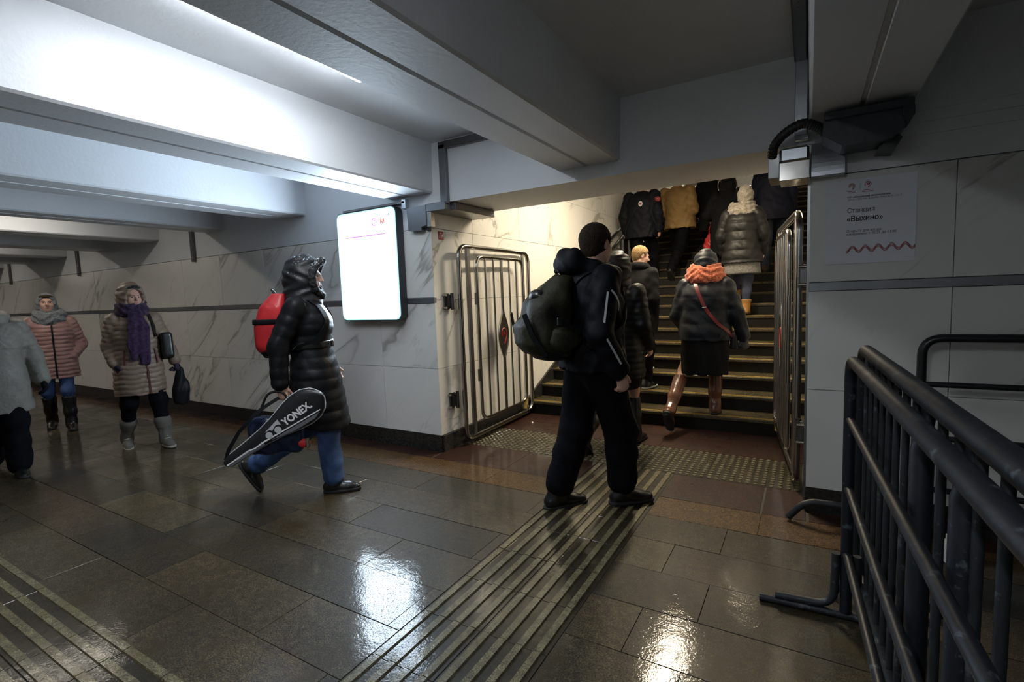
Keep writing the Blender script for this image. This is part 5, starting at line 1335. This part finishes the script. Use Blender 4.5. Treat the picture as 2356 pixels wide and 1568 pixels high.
# dark figures farther up
def climber(label, loc, f, ht, mat, lead='R', hem=.55, w=.205, quilt=None, hood=None, trim=None, trs=BLK_TRS, shoes=BLK_LTH, jname='coat', d=.165, sh=None, **kw):
    J = climb(ht, lead, **kw); r, b = mk(label, loc, f, J, .012)
    ct = coat(r, J, mat, rows_for(J, hem, w, d), (.085, .072, .058), quilt, None, .011, jname, wr=.004)
    trousers(r, J, trs, (.105, .088, .075, .07), .012, .94)
    for q in 'RL': shoe(r, J, q, shoes, RUBBER, .010, L=.27, shaft=sh, name='boot' if sh else 'shoe')
    if hood == 'up': hood_up(r, J, mat, vox=.010, quilt=quilt and (.05, .006))
    elif hood == 'down':
        g = S(); n = J['neck']; P_ = [n + V3(*q) for q in ((.12, .03, .03), (.115, -.07, .05), (.05, -.14, .04), (-.05, -.14, .04), (-.115, -.07, .05), (-.12, .03, .03))]
        for i in range(5): g.cone(P_[i], P_[i + 1], .05, .05, .03)
        g.obj('folded_hood', mat, ct, .010); hair_cap(r, J, HAIR_D, .010)
    else: hair_cap(r, J, HAIR_D, .010)
    return r, J, ct
FUR_B = m_knit('pale_fur', (.30, .21, .12), (.60, .46, .30), 70)
r, J, ct = climber('person in a black coat with pale fur edging behind the tan jacket', (-1.31, 8.57, 1.68), (0, 1), 1.66, BLK_WOOL, 'L', hood='down')
g = S(); n = J['neck']; P_ = [n + V3(*q) for q in ((.165, .02, .07), (.165, -.05, .03), (.15, -.11, -.04), (.12, -.15, -.09))]
for i in range(3): g.cone(P_[i], P_[i + 1], .024, .024, .01)
g.bend(lambda P: .004 * np.sin(P[:, 2] * 160 + 3 * np.sin(P[:, 0] * 90))); g.obj('fur_trim', FUR_B, ct, .007)
DQ = simple('charcoal_quilted_nylon', (.011, .011, .012), .38, spec=.4, bmp=.4, bscale=24, bdist=.012)
climber('person in a charcoal quilted hooded coat beyond the fur-edged coat', (-1.34, 9.20, 1.96), (0, 1), 1.62, DQ, 'R', .48, .21, (.075, .009), 'up')
r, J, ct = climber('person in a plain black hooded coat with pale hood piping on the steps', (-1.03, 7.94, 1.40), (0, 1), 1.52, BLK_WOOL, 'R', .42, .215, None, 'up', elL=(-.265, .0, 1.0), wrL=(-.255, .17, .98), handL=dict(d=(0, .5, -.85), n=(1, 0, 0), t=(0, .85, .5), curl=70))
hc = J['hd']; arc = [hc + V3(.128 * math.cos(a), -.055, .0 + .158 * math.sin(a)) for a in [math.radians(-25 + 10 * i) for i in range(24)]]
G().tube([tuple(p) for p in arc], .004, 6).obj('hood_piping', simple('pale_piping', (.55, .50, .42), .6), ct, 60)
NAVJ = simple('navy_jacket_cloth', (.006, .0075, .019), .65, spec=.2, bmp=.35, bscale=12, bdist=.02); BROWN_S = simple('brown_suede', (.05, .028, .014), .8)
climber('person in a navy jacket and jeans climbing beside the steel gate', (-.46, 8.26, 1.54), (.0, 1), 1.72, NAVJ, 'R', .74, .245, None, None, trs=JEANS_D, shoes=BROWN_S, jname='jacket', sh=.28)
c = V3(-1.275, 8.165, 2.06); rbg = empty('carrier_bag', tuple(c)); T(rbg, 'shiny red carrier bag held among the climbers', 'bag')
RED_P = simple('red_plastic_bag', (.42, .02, .025), .25, bmp=.5, bscale=16, bdist=.02)
g = S(); g.loft([(-.20, .10, .045, 0, 0), (-.05, .115, .055, 0, 0), (.06, .07, .03, 0, 0), (.10, .035, .02, 0, 0)]); g.bend(lambda P: .006 * np.sin(P[:, 2] * 50 + P[:, 0] * 60)); g.obj('bag_body', RED_P, rbg, .009)
for sx in (-1, 1): G().tube(fillet([(sx * .03, 0, .08), (sx * .035, .0, .18), (0, 0, .24)], .04, 4), .009, 6).obj('bag_handle', RED_P, rbg, 60)
# ------------------------------------------------------------------ walkers coming along the passage
def walk(ht, lead='L', stride=.20, **kw):
    s = ht / 1.72; P = {}
    for q, sx in (('R', 1), ('L', -1)):
        fw = 1 if q == lead else -1
        P['hip' + q] = (sx * .085 * s, 0, .90 * s); P['kn' + q] = (sx * .085, .12 if fw > 0 else .02, .49 * s)
        P['an' + q] = (sx * .085, stride * .8 if fw > 0 else -stride, (.085 if fw > 0 else .11) * s); P['fd' + q] = (sx * .10, 1, 0 if fw > 0 else -.16)
    P.update(kw); return joints(ht, **P)
# beige puffer, purple scarf
L13 = (-5.60, 2.30, 0); f13 = (.975, -.22)
BEIGE_N = simple('beige_quilted_nylon', (.245, .172, .125), .42, spec=.35, col2=(.205, .148, .105), nscale=5, bmp=.35, bscale=26, bdist=.012)
J = walk(1.58, 'L', .17, pel=(0, 0, .83), neck=(.005, -.02, 1.315), hd=(.0, .015, 1.465), HR=rotm(14, -2), shR=(.155, -.02, 1.255), shL=(-.155, -.02, 1.255), elR=(.205, -.04, 1.0), wrR=(.185, .05, .84), elL=(-.245, -.02, 1.01), wrL=(-.295, .04, .815),
         anL=(-.135, .13, .083), anR=(.125, -.16, .095), knL=(-.115, .10, .455), knR=(.105, .03, .455), handR=dict(d=(-.25, .35, -.9), n=(-1, .2, 0), t=(.2, 1, .2), curl=32), handL=dict(d=(-.1, .1, -1), n=(1, 0, 0), t=(0, 1, 0), curl=70))
r, b = mk('person in a shiny beige padded coat with a purple scarf walking along the passage', L13, f13, J, .006, .8, True)
rw = [(.535, .205, .175, 0, 0), (.66, .205, .175, 0, 0), (.82, .198, .165, 0, 0), (.98, .178, .145, 0, 0), (1.12, .188, .155, 0, -.005), (1.23, .165, .135, 0, -.015), (1.285, .12, .105, 0, -.02), (1.335, .085, .085, 0, -.02)]
cb = coat(r, J, BEIGE_N, rw, (.073, .062, .052), (.046, .0085, 0, .005), (.043, .0075), .007, wr=.0045)
hood_up(r, J, BEIGE_N, fur=(.086, .118, .085, -.005), furmat=FUR_BLK, vox=.007, fr=.015, r=(.128, .14, .152), op=(.084, .13, .112), quilt=(.05, .005))
ZIP = simple('dark_red_zip', (.085, .018, .014), .5)
zz = np.linspace(1.02, .545, 16); zp = [(-.035 - .02 * (1.02 - z), float(np.interp(z, [a[0] for a in rw], [a[2] + a[4] for a in rw])) + .004, z) for z in zz]
ring_strap(zp, .014, .005, [(0, 1, 0)] * 16, 'zip', ZIP, cb)
for sx in (-1, 1): ring_strap([(sx * .115, .135, .97), (sx * .125, .142, .90), (sx * .13, .145, .83)], .014, .005, [(sx * .5, 1, 0)] * 3, 'pocket_zip', ZIP, cb)
PURP = m_knit('purple_scarf_wool', (.020, .012, .030), (.055, .028, .068), 35)
sc = cowl(r, J, PURP, [(.035, .095, .088, .01, .038, -.03), (.075, .088, .082, .02, .03, -.03)], .007, 'scarf', .006, 60)
g = S()
for x0, x1, z1, w in ((.035, .055, .905, .038), (-.035, -.03, .86, .045), (.0, .012, .95, .035)):
    g.chain([V3(x0, .115, 1.30), V3(x0 * 1.1, .165, 1.17), V3(x1, .180, 1.03), V3(x1, .178, z1)], [.03, w, w, w * .95], .02, sq=((0, 1, 0), .45))
g.bend(lambda P: .006 * np.sin(P[:, 0] * 110 + P[:, 2] * 9)); g.obj('scarf_tails', PURP, sc, .007)
trousers(r, J, BLK_TRS, (.095, .078, .060, .036), .009, .90)
GREY_B = simple('grey_suede_boot', (.115, .105, .09), .85, bmp=.3, bscale=50); PALE = simple('pale_boot_sole', (.36, .32, .25), .7); LACE = simple('pale_lace', (.40, .36, .28), .8)
for q in 'RL': shoe(r, J, q, GREY_B, PALE, .007, shaft=.42, flare=.004, L=.25, name='boot', cuff=GREY_B, laces=LACE)
gloves(r, J, simple('dark_purple_glove', (.022, .016, .035), .8))
c = V3(-.24, .03, 1.0); sb = carry('shoulder_bag', L13, f13, c, 'black shoulder bag tucked under the arm of the beige coat', 'bag')
S().box((-.225, .075, .98), (.05, .09, .13), .03, rotm(0, 8)).obj('bag_body', BLK_LTH, sb, .009, off=c)
pts, nr = lay(SURF[r.name], [(-.10, .0, 1.325), (-.125, .09, 1.27), (-.155, .155, 1.17), (-.19, .16, 1.08)]); ring_strap(pts, .035, .006, nr, 'bag_strap', BLK_LTH, sb, tuple(c))
c = V3(-.32, .05, .58); sb = carry('plastic_bag', L13, f13, c, 'black plastic bag hanging from the gloved hand of the beige coat', 'bag')
g = S(); g.loft([(-.205, .065, .05, 0, 0), (-.06, .085, .06, 0, 0), (.08, .05, .035, 0, 0), (.17, .025, .018, .0, 0)]); g.bend(lambda P: .006 * np.sin(P[:, 0] * 70 + P[:, 2] * 25)); g.obj('bag_body', BLK_NYLON, sb, .009)
G().tube(fillet([(-.015, 0, .14), (-.01, -.012, .20), (.015, -.012, .20), (.012, 0, .14)], .02, 4), .006, 6).obj('bag_handle', BLK_NYLON, sb, 60)
# pink puffer, grey hooded scarf
L14 = (-7.47, 2.24, 0); f14 = (.95, -.31)
PINK = simple('dusty_pink_quilted_nylon', (.33, .185, .165), .45, col2=(.28, .15, .135), nscale=5, bmp=.3, bscale=26, bdist=.012)
J = walk(1.56, 'L', .15, pel=(0, 0, .82), neck=(.0, -.02, 1.30), hd=(.01, .02, 1.455), HR=rotm(4, 2), shR=(.16, -.02, 1.24), shL=(-.16, -.02, 1.24), elR=(.245, -.05, .97), wrR=(.155, .07, .83), elL=(-.245, -.05, .97), wrL=(-.155, .07, .83), handR=dict(d=(-.6, -.2, -.8), curl=60), handL=dict(d=(.6, -.2, -.8), curl=60))
r, b = mk('person in a dusty pink padded jacket with a grey hooded scarf', L14, f14, J, .0065, .8, True)
rw = [(.60, .215, .175, 0, 0), (.72, .212, .172, 0, 0), (.86, .200, .160, 0, 0), (1.0, .185, .148, 0, 0), (1.12, .192, .155, 0, -.005), (1.22, .168, .138, 0, -.015), (1.275, .12, .105, 0, -.02), (1.32, .085, .085, 0, -.02)]
cp = coat(r, J, PINK, rw, (.075, .066, .055), (.045, .009, 0, .002), (.045, .008), .007, 'jacket', wr=.003)
zz = np.linspace(1.26, .61, 18); ring_strap([(-.012, float(np.interp(z, [a[0] for a in rw], [a[2] + a[4] for a in rw])) + .004, z) for z in zz], .016, .006, [(0, 1, 0)] * 18, 'zip', BLK_NYLON, cp)
GREYK = m_knit('grey_knit', (.12, .13, .14), (.24, .25, .26), 60)
hood_up(r, J, GREYK, vox=.0075, r=(.102, .122, .13), op=(.068, .12, .092), oc=(0, .118, -.012), name='hooded_scarf', neckr=.10)
cowl(r, J, GREYK, [(-.01, .115, .108, .01, .038, -.035), (.035, .105, .10, .015, .036, -.03)], .008, 'scarf_wrap', .005, 50)
HAIR_M = m_knit('brown_hair', (.03, .018, .010), (.07, .045, .025), 100, 0)
g = S(); hc, R = J['hd'], J['HR']
g.ell(hc + R @ V3(0, .026, .072), (.062, .052, .024), R); g.obj('hair', HAIR_M, r, .007)
trousers(r, J, JEANS, (.090, .066, .046, .038), .009, .60, .004)
for q in 'RL': shoe(r, J, q, BLK_LTH, RUBBER, .008, shaft=.84, flare=.006, L=.25, name='boot', heel=.02)
# pale grey coat at the edge of the frame
L15 = (-5.86, 1.36, 0); f15 = (.97, -.25)
PGREY = simple('pale_grey_quilted_cloth', (.22, .205, .175), .6, col2=(.18, .168, .145), nscale=7, bmp=.5, bscale=40, bdist=.012)
J = walk(1.56, 'L', .18, pel=(0, 0, .82), neck=(.0, -.02, 1.30), hd=(.0, .015, 1.45), shR=(.165, -.02, 1.235), shL=(-.165, -.02, 1.235), elL=(-.25, -.06, .98), wrL=(-.285, .03, .77), elR=(.25, -.04, .98), wrR=(.25, .10, .80))
r, b = mk('person in a pale grey padded coat and black trousers walking near the ridged strip', L15, f15, J, .008, .85, True)
def dia(P, u, v):
    a = np.arctan2(v, u) * .19; return -.006 * (np.abs(np.sin(np.pi * (P[:, 2] + a) / .05)) * np.abs(np.sin(np.pi * (P[:, 2] - a) / .05))) ** .5 * (P[:, 2] > 1.06)
coat(r, J, PGREY, rows_for(J, .53, .20, .165, hemw=.225, hemd=.19), (.080, .068, .058), None, (.06, .006), .008, dent=dia, wr=.003)
HAT_B = m_knit('dark_knit_hat', (.02, .02, .022), (.05, .05, .052), 60)
g = S(); hc, R = J['hd'], J['HR']; g.ell(hc + R @ V3(0, -.01, .04), (.092, .108, .10), R); g.cut(hc + R @ V3(0, 0, .02), R @ V3(0, -.25, -1)); g.obj('knitted_hat', HAT_B, r, .009)
cowl(r, J, PGREY, [(.02, .10, .095, .01, .035, -.02)], .009, 'collar', .003)
trousers(r, J, BLK_TRS, (.115, .10, .092, .09), .010, .95, .006)
for q in 'RL': shoe(r, J, q, BLK_LTH, RUBBER, .008, L=.26)
gloves(r, J, BLK_WOOL)
# black jacket behind them
L16 = (-9.15, 2.05, 0); J = walk(1.62, 'R', .16); r, b = mk('person in a shiny black padded jacket following the pink jacket', L16, (.98, -.15), J, .009, .85, True)
coat(r, J, QBLK, rows_for(J, .72, .20, .16), (.080, .068, .055), (.06, .008), None, .010, 'jacket'); hair_cap(r, J, HAIR_D, .009)
trousers(r, J, BLK_TRS, vox=.012)
for q in 'RL': shoe(r, J, q, BLK_LTH, RUBBER, .010, L=.26)
